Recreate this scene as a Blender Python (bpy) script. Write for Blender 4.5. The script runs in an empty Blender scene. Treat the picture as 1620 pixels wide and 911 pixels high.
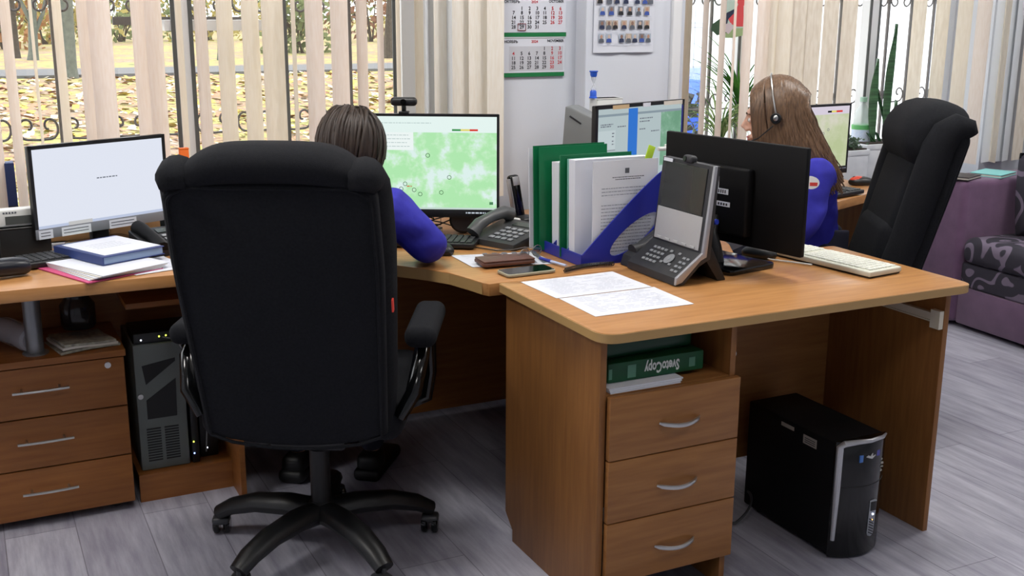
import bpy, bmesh, math, random
from mathutils import Vector, Matrix, noise
random.seed(7)
PI = math.pi
S = bpy.context.scene
COL = S.collection

# ------------------------------------------------------------------ camera
F_PX, PITCH, ROLL, CAM_H, YAW = 1772.6, 0.2459, 0.0053, 1.4761, 0.4585
CXP, CYP = 810.0, 455.5
_h = Vector((math.sin(YAW), math.cos(YAW), 0)); _r0 = Vector((math.cos(YAW), -math.sin(YAW), 0))
FW = _h * math.cos(PITCH) + Vector((0, 0, -math.sin(PITCH))); _u0 = _r0.cross(FW)
RT = _r0 * math.cos(ROLL) + _u0 * math.sin(ROLL); UP = _u0 * math.cos(ROLL) - _r0 * math.sin(ROLL)
CAM = Vector((0, 0, CAM_H))
cd = bpy.data.cameras.new('camera'); cam = bpy.data.objects.new('camera', cd); COL.objects.link(cam)
cd.sensor_width = 36; cd.lens = F_PX / 1620 * 36; cd.clip_start = .05; cd.clip_end = 300
cam.matrix_world = Matrix.Translation(CAM) @ Matrix((RT, UP, -FW)).transposed().to_4x4()
S.camera = cam

def ray(u, v): return FW + RT * ((u - CXP) / F_PX) - UP * ((v - CYP) / F_PX)
def at(u, v, ax, val):
    """Room point seen at photo pixel (u, v) on the plane ax = val."""
    d = ray(u, v); i = 'xyz'.index(ax); return CAM + d * ((val - CAM[i]) / d[i])
def atd(u, v, d): return CAM + ray(u, v) * d

# ------------------------------------------------------------------ light and exposure
S.view_settings.view_transform = 'Standard'; S.view_settings.look = 'None'
S.view_settings.exposure = 0.0; S.view_settings.gamma = 1.0; S.view_settings.use_curve_mapping = False
W = bpy.data.worlds.new('overcast_sky'); S.world = W; W.use_nodes = True
wn = W.node_tree.nodes; wl = W.node_tree.links
bg = wn['Background']; bg.inputs[1].default_value = 4.2
tc = wn.new('ShaderNodeTexCoord'); sx = wn.new('ShaderNodeSeparateXYZ'); rp = wn.new('ShaderNodeValToRGB')
wl.new(tc.outputs['Generated'], sx.inputs[0]); wl.new(sx.outputs['Z'], rp.inputs[0]); wl.new(rp.outputs[0], bg.inputs[0])
rp.color_ramp.elements[0].color = (.93, .95, .97, 1); rp.color_ramp.elements[1].color = (.90, .95, 1, 1)
LAMP_W = 23
LAMP_W_NEAR = 8
LAMPS = [(-1.1, 2.55), (.7, 2.55), (2.5, 2.55), (4.3, 2.55), (.2, .3), (2.6, .3)]

# ------------------------------------------------------------------ materials
def lin(h):
    h = h.lstrip('#'); o = []
    for i in (0, 2, 4):
        c = int(h[i:i+2], 16) / 255; o.append(c / 12.92 if c <= .04045 else ((c + .055) / 1.055) ** 2.4)
    return (*o, 1)
_M = {}
def mat(name, col='#808080', rough=.5, metal=0, spec=.5, var=None, scale=20, stretch=(1, 1, 1), bump=0, bscale=None, emit=None, trans=0, alpha=1, sheen=0, coat=0):
    if name in _M: return _M[name]
    m = bpy.data.materials.new(name); m.use_nodes = True; n = m.node_tree.nodes; l = m.node_tree.links
    b = n['Principled BSDF']; c = lin(col)
    b.inputs['Base Color'].default_value = c; b.inputs['Roughness'].default_value = rough; b.inputs['Metallic'].default_value = metal
    b.inputs['Specular IOR Level'].default_value = spec; b.inputs['Transmission Weight'].default_value = trans; b.inputs['Alpha'].default_value = alpha
    b.inputs['Sheen Weight'].default_value = sheen; b.inputs['Coat Weight'].default_value = coat
    if emit:
        b.inputs['Emission Color'].default_value = lin(emit[0]); b.inputs['Emission Strength'].default_value = emit[1]
    if var or bump:
        t = n.new('ShaderNodeTexCoord'); mp = n.new('ShaderNodeMapping'); mp.inputs['Scale'].default_value = stretch
        l.new(t.outputs['Object'], mp.inputs[0])
    if var:
        nz = n.new('ShaderNodeTexNoise'); nz.inputs['Scale'].default_value = scale; nz.inputs['Detail'].default_value = 6
        r = n.new('ShaderNodeValToRGB'); r.color_ramp.elements[0].position = .3; r.color_ramp.elements[1].position = .72
        r.color_ramp.elements[0].color = lin(var); r.color_ramp.elements[1].color = c
        l.new(mp.outputs[0], nz.inputs[0]); l.new(nz.outputs[0], r.inputs[0]); l.new(r.outputs[0], b.inputs['Base Color'])
    if bump:
        n2 = n.new('ShaderNodeTexNoise'); n2.inputs['Scale'].default_value = bscale or scale; n2.inputs['Detail'].default_value = 3
        bp = n.new('ShaderNodeBump'); bp.inputs['Strength'].default_value = bump; bp.inputs['Distance'].default_value = .004
        l.new(mp.outputs[0], n2.inputs[0]); l.new(n2.outputs[0], bp.inputs['Height']); l.new(bp.outputs[0], b.inputs['Normal'])
    _M[name] = m; return m
def emis(name, col, st=1.0):
    if name in _M: return _M[name]
    m = bpy.data.materials.new(name); m.use_nodes = True; n = m.node_tree.nodes; n.remove(n['Principled BSDF'])
    e = n.new('ShaderNodeEmission'); e.inputs[0].default_value = lin(col); e.inputs[1].default_value = st
    m.node_tree.links.new(e.outputs[0], n['Material Output'].inputs[0]); _M[name] = m; return m
def emis_map(name, cols, scale, st=1.0, pos=(.40, .55, .66)):
    if name in _M: return _M[name]
    m = bpy.data.materials.new(name); m.use_nodes = True; n = m.node_tree.nodes; l = m.node_tree.links; n.remove(n['Principled BSDF'])
    t = n.new('ShaderNodeTexCoord'); z = n.new('ShaderNodeTexNoise'); z.inputs['Scale'].default_value = scale; z.inputs['Detail'].default_value = 5; z.inputs['Roughness'].default_value = .6
    r = n.new('ShaderNodeValToRGB'); cr = r.color_ramp
    cr.elements[0].position = pos[0]; cr.elements[0].color = lin(cols[0]); cr.elements[1].position = pos[1]; cr.elements[1].color = lin(cols[1])
    e3 = cr.elements.new(pos[2]); e3.color = lin(cols[2])
    e = n.new('ShaderNodeEmission'); e.inputs[1].default_value = st
    l.new(t.outputs['Object'], z.inputs[0]); l.new(z.outputs[0], r.inputs[0]); l.new(r.outputs[0], e.inputs[0]); l.new(e.outputs[0], n['Material Output'].inputs[0])
    _M[name] = m; return m
def mat_thin(name, col, dif=.6, tr=.4, var=None, scale=60, stretch=(1, 1, 1)):
    """thin cloth or leaf: diffuse plus translucent"""
    if name in _M: return _M[name]
    m = bpy.data.materials.new(name); m.use_nodes = True; n = m.node_tree.nodes; l = m.node_tree.links; n.remove(n['Principled BSDF'])
    d = n.new('ShaderNodeBsdfDiffuse'); t = n.new('ShaderNodeBsdfTranslucent'); mx = n.new('ShaderNodeMixShader'); mx.inputs[0].default_value = tr
    d.inputs[0].default_value = lin(col); t.inputs[0].default_value = lin(col)
    if var:
        tx = n.new('ShaderNodeTexCoord'); mp = n.new('ShaderNodeMapping'); mp.inputs['Scale'].default_value = stretch
        z = n.new('ShaderNodeTexNoise'); z.inputs['Scale'].default_value = scale; r = n.new('ShaderNodeValToRGB')
        r.color_ramp.elements[0].position = .35; r.color_ramp.elements[1].position = .65
        r.color_ramp.elements[0].color = lin(var); r.color_ramp.elements[1].color = lin(col)
        l.new(tx.outputs['Object'], mp.inputs[0]); l.new(mp.outputs[0], z.inputs[0]); l.new(z.outputs[0], r.inputs[0])
        l.new(r.outputs[0], d.inputs[0]); l.new(r.outputs[0], t.inputs[0])
    l.new(d.outputs[0], mx.inputs[1]); l.new(t.outputs[0], mx.inputs[2]); l.new(mx.outputs[0], n['Material Output'].inputs[0])
    _M[name] = m; return m
def mat_pane(name, tint='#ffffff', gloss=.06):
    if name in _M: return _M[name]
    m = bpy.data.materials.new(name); m.use_nodes = True; n = m.node_tree.nodes; l = m.node_tree.links; n.remove(n['Principled BSDF'])
    t = n.new('ShaderNodeBsdfTransparent'); t.inputs[0].default_value = lin(tint); g = n.new('ShaderNodeBsdfGlossy'); g.inputs[1].default_value = .02
    mx = n.new('ShaderNodeMixShader'); mx.inputs[0].default_value = gloss
    l.new(t.outputs[0], mx.inputs[1]); l.new(g.outputs[0], mx.inputs[2]); l.new(mx.outputs[0], n['Material Output'].inputs[0])
    _M[name] = m; return m

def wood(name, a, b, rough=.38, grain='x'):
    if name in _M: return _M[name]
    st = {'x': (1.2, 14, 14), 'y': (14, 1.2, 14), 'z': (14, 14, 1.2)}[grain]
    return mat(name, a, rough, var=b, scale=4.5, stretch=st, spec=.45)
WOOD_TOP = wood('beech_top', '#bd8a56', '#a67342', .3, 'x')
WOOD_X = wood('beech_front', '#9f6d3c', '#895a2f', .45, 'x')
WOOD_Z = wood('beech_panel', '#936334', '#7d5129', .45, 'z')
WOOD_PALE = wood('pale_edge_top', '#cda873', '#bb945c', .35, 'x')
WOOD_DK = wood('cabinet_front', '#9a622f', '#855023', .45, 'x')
EDGE = mat('pale_edge_band', '#b3905c', .4)
BLACKP = mat('black_plastic', '#121315', .42)
MATTB = mat('matt_black_plastic', '#0b0b0d', .6, spec=.2)
BLACKG = mat('black_gloss_plastic', '#08090a', .12)
BLACKF = mat('black_woven_fabric', '#1d1e22', .95, var='#15161a', scale=160, bump=.35, bscale=700, spec=.2)
DARKG = mat('charcoal_plastic', '#2c2d30', .5)
GREYP = mat('grey_plastic', '#7c7f80', .5)
LGREY = mat('pale_grey_plastic', '#b9babb', .45)
SILVER = mat('silver_plastic', '#b5b6ba', .3, metal=.5)
CHROME = mat('brushed_steel', '#c4c4c2', .28, metal=1)
WHITEP = mat('white_plastic', '#dfe0dd', .45)
PAPER = mat('white_paper', '#d9dce5', .9, spec=.1)
PAPER2 = mat('off_white_paper', '#d6d2c8', .9, spec=.1)
INK = mat('printed_ink', '#5d6068', .9)
INKD = mat('black_ink', '#22232a', .9)
INKR = mat('red_ink', '#c8323c', .9)
BLUEP = mat('blue_plastic', '#27309c', .35)
GREENP = mat('green_plastic', '#0b6b41', .35)
CLEARP = mat('clear_plastic_sleeve', '#d9dde4', .25, alpha=.45)
SKIN = mat('skin', '#dfb29c', .5, var='#d6a68f', scale=30)
LIP = mat('lips', '#b86a66', .45)
JACKET = mat('blue_uniform_cloth', '#2b2aa8', .8, var='#211f92', scale=25, bump=.3, bscale=40)
TROUS = mat('dark_trouser_cloth', '#17182a', .9)
SHOE = mat('black_shoe_leather', '#0d0d0e', .5)

# ------------------------------------------------------------------ mesh building
class MB:
    def __init__(s): s.b = bmesh.new()
    def _take(s, vs, M):
        if M is not None: bmesh.ops.transform(s.b, matrix=M, verts=vs)
        return vs
    def box(s, c, d, M=None, bev=0, seg=2):
        t = bmesh.new(); bmesh.ops.create_cube(t, size=1)
        bmesh.ops.scale(t, vec=d, verts=t.verts)
        if bev: bmesh.ops.bevel(t, geom=list(t.edges), offset=min(bev, min(d) * .49), segments=seg, profile=.5, affect='EDGES')
        bmesh.ops.translate(t, vec=c, verts=t.verts); s.add(t, M); return s
    def add(s, t, M=None):
        if M is not None: bmesh.ops.transform(t, matrix=M, verts=t.verts)
        me = bpy.data.meshes.new('tmp'); t.to_mesh(me); t.free(); s.b.from_mesh(me); bpy.data.meshes.remove(me)
    def bb(s, x0, x1, y0, y1, z0, z1, bev=0, seg=2, M=None):
        return s.box(((x0+x1)/2, (y0+y1)/2, (z0+z1)/2), (x1-x0, y1-y0, z1-z0), M, bev, seg)
    def prism(s, pts, h0, h1, plane='xy', M=None, bev=0, seg=2):
        t = bmesh.new()
        f = {'xy': lambda a, b, h: (a, b, h), 'xz': lambda a, b, h: (a, h, b), 'yz': lambda a, b, h: (h, a, b)}[plane]
        lo = [t.verts.new(f(a, b, h0)) for a, b in pts]; hi = [t.verts.new(f(a, b, h1)) for a, b in pts]
        n = len(pts); t.faces.new(lo); t.faces.new(hi)
        for i in range(n): t.faces.new((lo[i], lo[(i+1) % n], hi[(i+1) % n], hi[i]))
        bmesh.ops.recalc_face_normals(t, faces=t.faces)
        if bev:
            es = [e for e in t.edges if (e.verts[0] in lo) == (e.verts[1] in lo)]
            bmesh.ops.bevel(t, geom=es, offset=bev, segments=seg, profile=.5, affect='EDGES')
        s.add(t, M); return s
    def tube(s, pts, r, seg=8, closed=False, M=None, flat=1.0, cap=True):
        pts = [Vector(p) for p in pts]; n = len(pts); rs = r if isinstance(r, (list, tuple)) else [r] * n
        t = bmesh.new(); rings = []; N = None
        for i, p in enumerate(pts):
            a = pts[(i-1) % n] if (i or closed) else p; b = pts[(i+1) % n] if (i < n-1 or closed) else p
            T = (b - a)
            if T.length < 1e-9: T = Vector((0, 0, 1))
            T.normalize()
            if N is None:
                N = T.orthogonal().normalized()
                if flat != 1.0:
                    N = T.cross(Vector((0, 0, 1))); N = N.normalized() if N.length > 1e-4 else T.orthogonal().normalized()
            N = (N - T * N.dot(T)).normalized(); B = T.cross(N)
            rings.append([t.verts.new(p + (N * math.cos(q) + B * math.sin(q) * flat) * max(rs[i], 1e-5)) for q in [2*PI*k/seg for k in range(seg)]])
        m = n if closed else n-1
        for i in range(m):
            A, Bq = rings[i], rings[(i+1) % n]
            for k in range(seg): t.faces.new((A[k], A[(k+1) % seg], Bq[(k+1) % seg], Bq[k]))
        if not closed and cap: t.faces.new(rings[0][::-1]); t.faces.new(rings[-1])
        bmesh.ops.recalc_face_normals(t, faces=t.faces); s.add(t, M); return s
    def lathe(s, prof, c=(0, 0, 0), seg=24, M=None):
        t = bmesh.new(); rings = []
        for r, z in prof: rings.append([t.verts.new((max(r, 1e-5)*math.cos(2*PI*k/seg), max(r, 1e-5)*math.sin(2*PI*k/seg), z)) for k in range(seg)])
        for A, Bq in zip(rings, rings[1:]):
            for k in range(seg): t.faces.new((A[k], A[(k+1) % seg], Bq[(k+1) % seg], Bq[k]))
        t.faces.new(rings[0][::-1]); t.faces.new(rings[-1])
        bmesh.ops.recalc_face_normals(t, faces=t.faces); bmesh.ops.translate(t, vec=c, verts=t.verts); s.add(t, M); return s
    def cyl(s, c, r, h, seg=20, M=None): return s.lathe([(r, -h/2), (r, h/2)], c, seg, M)
    def ball(s, c, r, seg=16, M=None):
        t = bmesh.new(); bmesh.ops.create_uvsphere(t, u_segments=seg, v_segments=max(6, seg*2//3), radius=1)
        r = r if isinstance(r, (tuple, list)) else (r, r, r)
        bmesh.ops.scale(t, vec=r, verts=t.verts); bmesh.ops.translate(t, vec=c, verts=t.verts); s.add(t, M); return s
    def quad(s, *p):
        s.b.faces.new([s.b.verts.new(q) for q in p]); return s
    def sheet(s, f, nu, nv, th=0):
        """surface from f(u, v) with u, v in 0..1"""
        t = bmesh.new(); g = [[t.verts.new(f(i/nu, j/nv)) for j in range(nv+1)] for i in range(nu+1)]
        for i in range(nu):
            for j in range(nv): t.faces.new((g[i][j], g[i+1][j], g[i+1][j+1], g[i][j+1]))
        t.normal_update()
        if th: bmesh.ops.solidify(t, geom=list(t.faces), thickness=th)
        s.add(t); return s
    def text(s, txt, size, M, align='CENTER', bold=0):
        cu = bpy.data.curves.new('t', 'FONT'); cu.body = txt; cu.size = size; cu.align_x = align; cu.align_y = 'CENTER'; cu.resolution_u = 2; cu.offset = bold
        o = bpy.data.objects.new('t', cu); COL.objects.link(o)
        dg = bpy.context.evaluated_depsgraph_get(); me = bpy.data.meshes.new_from_object(o.evaluated_get(dg))
        t = bmesh.new(); t.from_mesh(me); bpy.data.objects.remove(o); bpy.data.curves.remove(cu); bpy.data.meshes.remove(me)
        s.add(t, M); return s

WM = {}
def obj(name, mb, m, parent=None, world=False, smooth=True, ang=35):
    me = bpy.data.meshes.new(name)
    if isinstance(mb, MB):
        if world and parent is not None: bmesh.ops.transform(mb.b, matrix=WM[parent.name].inverted(), verts=mb.b.verts)
        mb.b.to_mesh(me); mb.b.free()
    else: me = mb
    me.materials.clear(); me.materials.append(m)
    if smooth: me.shade_smooth(); me.set_sharp_from_angle(angle=math.radians(ang))
    o = bpy.data.objects.new(name, me); COL.objects.link(o)
    if parent is not None: o.parent = parent
    WM[o.name] = WM[parent.name].copy() if parent is not None else Matrix()
    return o
def tag(o, label, cat, group=None, kind=None):
    o['label'] = label; o['category'] = cat
    if group: o['group'] = group
    if kind: o['kind'] = kind
    return o
def thing(name, label, cat, loc=(0, 0, 0), rz=0, group=None, rx=0):
    o = bpy.data.objects.new(name, None); COL.objects.link(o); o.empty_display_size = .05
    o.location = loc; o.rotation_euler = (rx, 0, rz); WM[o.name] = Matrix.Translation(loc) @ Matrix.Rotation(rz, 4, 'Z') @ Matrix.Rotation(rx, 4, 'X')
    return tag(o, label, cat, group)
def one(name, mb, m, label, cat, loc=None, rz=0, group=None, smooth=True):
    o = obj(name, mb, m, smooth=smooth)
    if loc is not None: o.location = loc; o.rotation_euler = (0, 0, rz); WM[o.name] = Matrix.Translation(loc) @ Matrix.Rotation(rz, 4, 'Z')
    return tag(o, label, cat, group)
def struct(name, mb, m, parent=None, smooth=False):
    o = obj(name, mb, m, parent, smooth=smooth)
    if parent is None: o['kind'] = 'structure'
    return o
def copy_tree(o, parent=None):
    c = o.copy(); COL.objects.link(c)
    if parent is not None: c.parent = parent
    for ch in list(o.children): copy_tree(ch, c)
    return c
def TR(x, y, z): return Matrix.Translation((x, y, z))
def RX(a): return Matrix.Rotation(a, 4, 'X')
def RY(a): return Matrix.Rotation(a, 4, 'Y')
def RZ(a): return Matrix.Rotation(a, 4, 'Z')
def frame(o, ex, ey):
    ex = Vector(ex).normalized(); ey = Vector(ey).normalized(); ez = ex.cross(ey)
    return Matrix.Translation(o) @ Matrix((ex, ey, ez)).transposed().to_4x4()
WALLM = lambda x, y, z: frame((x, y, z), (1, 0, 0), (0, 0, 1))       # writing on a wall that faces -Y
def rrect(w, h, r, n=5, cx=0, cy=0):
    o = []
    for sx_, sy_, a0 in ((1, 1, 0), (-1, 1, 90), (-1, -1, 180), (1, -1, 270)):
        for k in range(n+1):
            a = math.radians(a0 + 90*k/n); o.append((cx + sx_*(w/2-r) + r*math.cos(a), cy + sy_*(h/2-r) + r*math.sin(a)))
    return o

# ================================================================== ROOM SHELL
WY, WY2, PIL0, PIL1 = 3.75, 4.10, 2.20, 2.60      # back wall left and right of the pilaster
CE = 2.9; XL, XR, YF = -2.6, 4.98, -2.6
def floor_mat():
    m = bpy.data.materials.new('grey_laminate'); m.use_nodes = True; n = m.node_tree.nodes; l = m.node_tree.links; b = n['Principled BSDF']
    t = n.new('ShaderNodeTexCoord'); mp = n.new('ShaderNodeMapping'); mp.inputs['Rotation'].default_value = (0, 0, PI/2)
    br = n.new('ShaderNodeTexBrick'); br.inputs['Scale'].default_value = 1; br.inputs['Brick Width'].default_value = 1.3; br.inputs['Row Height'].default_value = .19
    br.inputs['Mortar Size'].default_value = .0016; br.inputs['Color1'].default_value = lin('#bdbdc8'); br.inputs['Color2'].default_value = lin('#abaab6'); br.inputs['Mortar'].default_value = lin('#85848e')
    mp2 = n.new('ShaderNodeMapping'); mp2.inputs['Scale'].default_value = (7, .7, 1)
    nz = n.new('ShaderNodeTexNoise'); nz.inputs['Scale'].default_value = 4; nz.inputs['Detail'].default_value = 7; nz.inputs['Roughness'].default_value = .65
    rp = n.new('ShaderNodeValToRGB'); rp.color_ramp.elements[0].position = .33; rp.color_ramp.elements[0].color = lin('#c2c0c8'); rp.color_ramp.elements[1].position = .7; rp.color_ramp.elements[1].color = (1, 1, 1, 1)
    mx = n.new('ShaderNodeMix'); mx.data_type = 'RGBA'; mx.blend_type = 'MULTIPLY'; mx.inputs[0].default_value = 1
    l.new(t.outputs['Object'], mp.inputs[0]); l.new(mp.outputs[0], br.inputs[0]); l.new(t.outputs['Object'], mp2.inputs[0]); l.new(mp2.outputs[0], nz.inputs[0]); l.new(nz.outputs[0], rp.inputs[0])
    l.new(br.outputs['Color'], mx.inputs[6]); l.new(rp.outputs[0], mx.inputs[7]); l.new(mx.outputs[2], b.inputs['Base Color']); b.inputs['Roughness'].default_value = .42
    return m
WALLW = mat('white_painted_wall', '#d5d9e2', .8, bump=.05, bscale=60)
struct('floor', MB().bb(XL-.1, XR+.1, YF-.1, 4.5, -.1, 0), floor_mat())
struct('ceiling', MB().bb(XL-.1, XR+.1, YF-.1, 4.5, CE, CE+.1), mat('ceiling_white', '#e2e2df', .9))
struct('wall_left', MB().bb(XL-.12, XL, YF, 4.2, 0, CE), WALLW)
struct('wall_right', MB().bb(XR, XR+.12, YF, 4.4, 0, CE), WALLW)
struct('wall_front', MB().bb(XL-.12, XR+.12, YF-.12, YF, 0, CE), WALLW)
# back wall with two window openings
W1X0, W1X1, W1Z0, W1Z1 = -1.6, 1.66, .74, 2.5
W2X0, W2X1, W2Z0, W2Z1 = 2.72, 4.70, .64, 2.5
wb = MB()
wb.bb(XL, W1X0, WY, WY+.34, 0, CE); wb.bb(W1X0, W1X1, WY, WY+.34, 0, W1Z0); wb.bb(W1X0, W1X1, WY, WY+.34, W1Z1, CE); wb.bb(W1X1, PIL1, WY, WY+.34, 0, CE)
wb.bb(PIL1, W2X0, WY2, WY2+.34, 0, CE); wb.bb(W2X0, W2X1, WY2, WY2+.34, 0, W2Z0); wb.bb(W2X0, W2X1, WY2, WY2+.34, W2Z1, CE); wb.bb(W2X1, XR, WY2, WY2+.34, 0, CE); wb.bb(PIL1-.05, PIL1, WY, WY2+.34, 0, CE)
struct('wall_back', wb, WALLW)
px0 = at(925, 150, 'y', WY-.08).x; px1 = at(1056, 150, 'y', WY-.08).x
struct('trim_1', MB().bb(px0, px1+.035, WY-.08, WY, 0, CE, .004), WALLW)
struct('trim_2', MB().bb(px1, px1+.04, WY-.10, WY-.08, 0, CE, .004), mat('white_trim', '#e3e4e6', .6))
struct('baseboard_back', MB().bb(XL, 2.2, WY-.015, WY, 0, .07).bb(2.62, XR, WY2-.015, WY2, 0, .07), mat('grey_baseboard', '#8d8c90', .5))

PVC = mat('white_window_frame', '#d9dbdf', .35)
PVCG = mat('grey_gasket', '#55585a', .5)
PANE = mat_pane('window_glass')
def window(n, x0, x1, z0, z1, yg, mull, transom, open_sash=None):
    fr = MB(); w = .06
    fr.bb(x0, x0+w, yg-.03, yg+.04, z0, z1); fr.bb(x1-w, x1, yg-.03, yg+.04, z0, z1); fr.bb(x0+w, x1-w, yg-.03, yg+.04, z0, z0+w); fr.bb(x0+w, x1-w, yg-.03, yg+.04, z1-w, z1)
    for m in mull: fr.bb(m-.025, m+.025, yg-.03, yg+.04, z0+w, z1-w)
    for a, b, z in transom: fr.bb(a, b, yg-.025, yg+.035, z-.018, z+.018)
    o = struct('window_%d' % n, fr, PVC)
    g = MB(); xs = [x0+w] + list(mull) + [x1-w]
    for a, b in zip(xs, xs[1:]):
        g.bb(a+.018, b-.018, yg-.032, yg-.026, z0+w, z0+w+.012); g.bb(a+.022, a+.036, yg-.032, yg-.026, z0+w, z1-w); g.bb(b-.036, b-.022, yg-.032, yg-.026, z0+w, z1-w)
    obj('gasket', g, PVCG, o, smooth=False)
    for a, b in zip(xs, xs[1:]):
        obj('pane', MB().quad((a, yg+.005, z0+w), (b, yg+.005, z0+w), (b, yg+.005, z1-w), (a, yg+.005, z1-w)), PANE, o, smooth=False)
    obj('window_sill', MB().bb(x0, x1, yg-.30, yg-.03, z0-.03, z0, .006), mat('white_sill', '#d4d3d0', .3), o)
    return o
G1, G2 = 4.07, 4.38
m1 = [at(289, 100, 'y', G1).x, at(437, 100, 'y', G1).x]
window(1, W1X0, at(655, 90, 'y', G1).x, W1Z0, W1Z1, G1, [-.45] + m1, [(at(258, 40, 'y', G1).x, m1[1], at(280, 40, 'y', G1).z)])
window(2, W2X0, W2X1, W2Z0, W2Z1, G2, [at(1170, 100, 'y', G2).x, at(1372, 100, 'y', G2).x], [])
# jamb closing window 1 to the wall
struct('trim_3', MB().bb(at(655, 90, 'y', G1).x, W1X1, WY+.002, WY+.34, W1Z0, W1Z1), PVC)

# ceiling lights
for i, (x, y) in enumerate(LAMPS):
    t = thing('ceiling_light', 'square white ceiling light panel ' + ['at far left of the row of four', 'over the near black chair', 'over the front desk', 'over the sofa', 'nearest the camera, left', 'nearest the camera, right'][i], 'ceiling light', (x, y, CE), 0, 'ceiling light panels')
    obj('housing', MB().bb(-.3, .3, -.3, .3, -.03, 0), WHITEP, t, smooth=False)
    obj('diffuser', MB().bb(-.28, .28, -.28, .28, -.034, -.03), emis('lamp_diffuser', '#fff6e8', 6), t, smooth=False)
    ld = bpy.data.lights.new('panel_lamp', 'AREA'); ld.energy = LAMP_W if i < 4 else LAMP_W_NEAR; ld.size = .56; ld.color = (1, .985, .965) if i < 4 else (.93, .96, 1)
    lo = bpy.data.objects.new('panel_lamp', ld); COL.objects.link(lo); lo.parent = t; lo.location = (0, 0, -.04)

# ================================================================== OUTSIDE
GZ = -.55
def ground_mat():
    m = bpy.data.materials.new('lawn_with_leaves'); m.use_nodes = True; n = m.node_tree.nodes; l = m.node_tree.links; b = n['Principled BSDF']
    t = n.new('ShaderNodeTexCoord'); nz = n.new('ShaderNodeTexNoise'); nz.inputs['Scale'].default_value = .9; nz.inputs['Detail'].default_value = 10; nz.inputs['Roughness'].default_value = .8
    r = n.new('ShaderNodeValToRGB'); cr = r.color_ramp; cr.elements[0].position = .36; cr.elements[0].color = lin('#565d36'); cr.elements[1].position = .44; cr.elements[1].color = lin('#95904a')
    for p, c in ((.49, '#8f8452'), (.53, '#7d5640'), (.58, '#8d8470'), (.64, '#6b5340')): e = cr.elements.new(p); e.color = lin(c)
    l.new(t.outputs['Object'], nz.inputs[0]); l.new(nz.outputs[0], r.inputs[0]); l.new(r.outputs[0], b.inputs['Base Color']); b.inputs['Roughness'].default_value = 1
    return m
struct('ground', MB().bb(-60, 140, 4.6, 170, GZ-.2, GZ), ground_mat())
gm = at(200, 116, 'z', GZ); ASPH = mat('grey_asphalt', '#565554', .9)
pm = frame((gm.x, gm.y, GZ), (math.cos(.0), math.sin(.0), 0), (0, 1, 0))
o = struct('path', MB().bb(-60, 100, -1.6, 1.9, 0, .08, M=pm), ASPH)
tr_bark = mat('grey_green_bark', '#60645a', .9, var='#4c5048', scale=8, bump=.5)
def trunk(u, v, wpx, name, label, lean=0, dark=False, forks=()):
    p = at(u, v, 'z', GZ); d = (p - CAM).dot(FW); r = wpx * d / F_PX / 2
    t = thing(name, label, 'tree', p, 0)
    mb = MB().tube([(0, 0, -.1), (lean*.3, 0, .3), (lean*.8, 0, 1.5), (lean*1.6, 0, 3.2), (lean*2.2, 0, 6)], [r*1.5, r*1.15, r, r*.92, r*.7], 14)
    obj('trunk', mb, mat('brown_bark', '#4d443a', .9, var='#3b342c', scale=8) if dark else tr_bark, t)
    br = MB()
    for a, h in forks: br.tube([(lean*h*.5, 0, h), (lean*h*.5 + a*.5, .1, h+.9), (lean*h*.5 + a, .2, h+2.6)], [r*.6, r*.45, r*.3], 8)
    if forks: obj('branch', br, tr_bark, t)
    cr = MB(); rnd = random.Random(int(u))
    for k in range(160):
        a = rnd.uniform(0, 2*PI); q = rnd.uniform(.3, 2.2); z = rnd.uniform(3.4, 6.5)
        c = Vector((q*math.cos(a), q*math.sin(a), z)); s = rnd.uniform(.06, .14); e = Vector((rnd.uniform(-1, 1), rnd.uniform(-1, 1), rnd.uniform(-1, 1))).normalized(); f = e.orthogonal().normalized()
        cr.quad(c-e*s, c+f*s*.6, c+e*s, c-f*s*.6)
    obj('foliage', cr, mat_thin('yellow_leaves', '#8f8050', .6, .4), t, smooth=False)
trunk(107, 124, 24, 'tree', 'grey green tree trunk on the lawn beyond the left window', .1)
trunk(52, 95, 13, 'tree', 'thin forked tree left of the grey green trunk, beyond the window', .15, False, ((.9, .8), (-.7, 1.3)))
trunk(27, 92, 9, 'tree', 'narrow dark tree at far left beyond the window', 0, True)
trunk(612, 92, 14, 'tree', 'leaning dark tree beyond the window above the seated person', .2, True, ((.8, 1.5),))
trunk(350, 95, 10, 'tree', 'slim tree beyond the window right of the mullion', .05, False)
LEAFC = [mat_thin('leaf_yellow', '#8f824e', .7, .3), mat_thin('leaf_orange', '#8a6648', .7, .3), mat_thin('leaf_green', '#6c7452', .7, .3), mat_thin('leaf_rust', '#745848', .7, .3)]
def bush(u, v, w, h, mi, label, n=420):
    p = at(u, v, 'z', GZ); rnd = random.Random(int(u*7+v)); mb = MB()
    for k in range(n):
        c = Vector((rnd.gauss(0, w*.3), rnd.gauss(0, w*.25), abs(rnd.gauss(h*.45, h*.3)))); s = rnd.uniform(.12, .3)
        e = Vector((rnd.uniform(-1, 1), rnd.uniform(-1, 1), rnd.uniform(-1, 1))).normalized(); f = e.orthogonal().normalized()
        mb.quad(c-e*s, c+f*s*.6, c+e*s, c-f*s*.6)
    t = thing('bush', label, 'bush', p)
    obj('foliage', mb, LEAFC[mi], t, smooth=False)
    st = MB()
    for k in range(7): st.tube([(rnd.uniform(-.2, .2), 0, -.05), (rnd.uniform(-w*.3, w*.3), 0, h*.7)], [.05, .02], 6)
    obj('stem', st, mat('brown_bark'), t)
bush(10, 78, 4, 4, 1, 'orange autumn bush at far left beyond the window')
bush(75, 70, 7, 3.5, 0, 'yellow autumn bush behind the grey green trunk', 500)
bush(195, 66, 6, 3, 2, 'green and yellow bush beyond the second gap of the blind')
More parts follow.
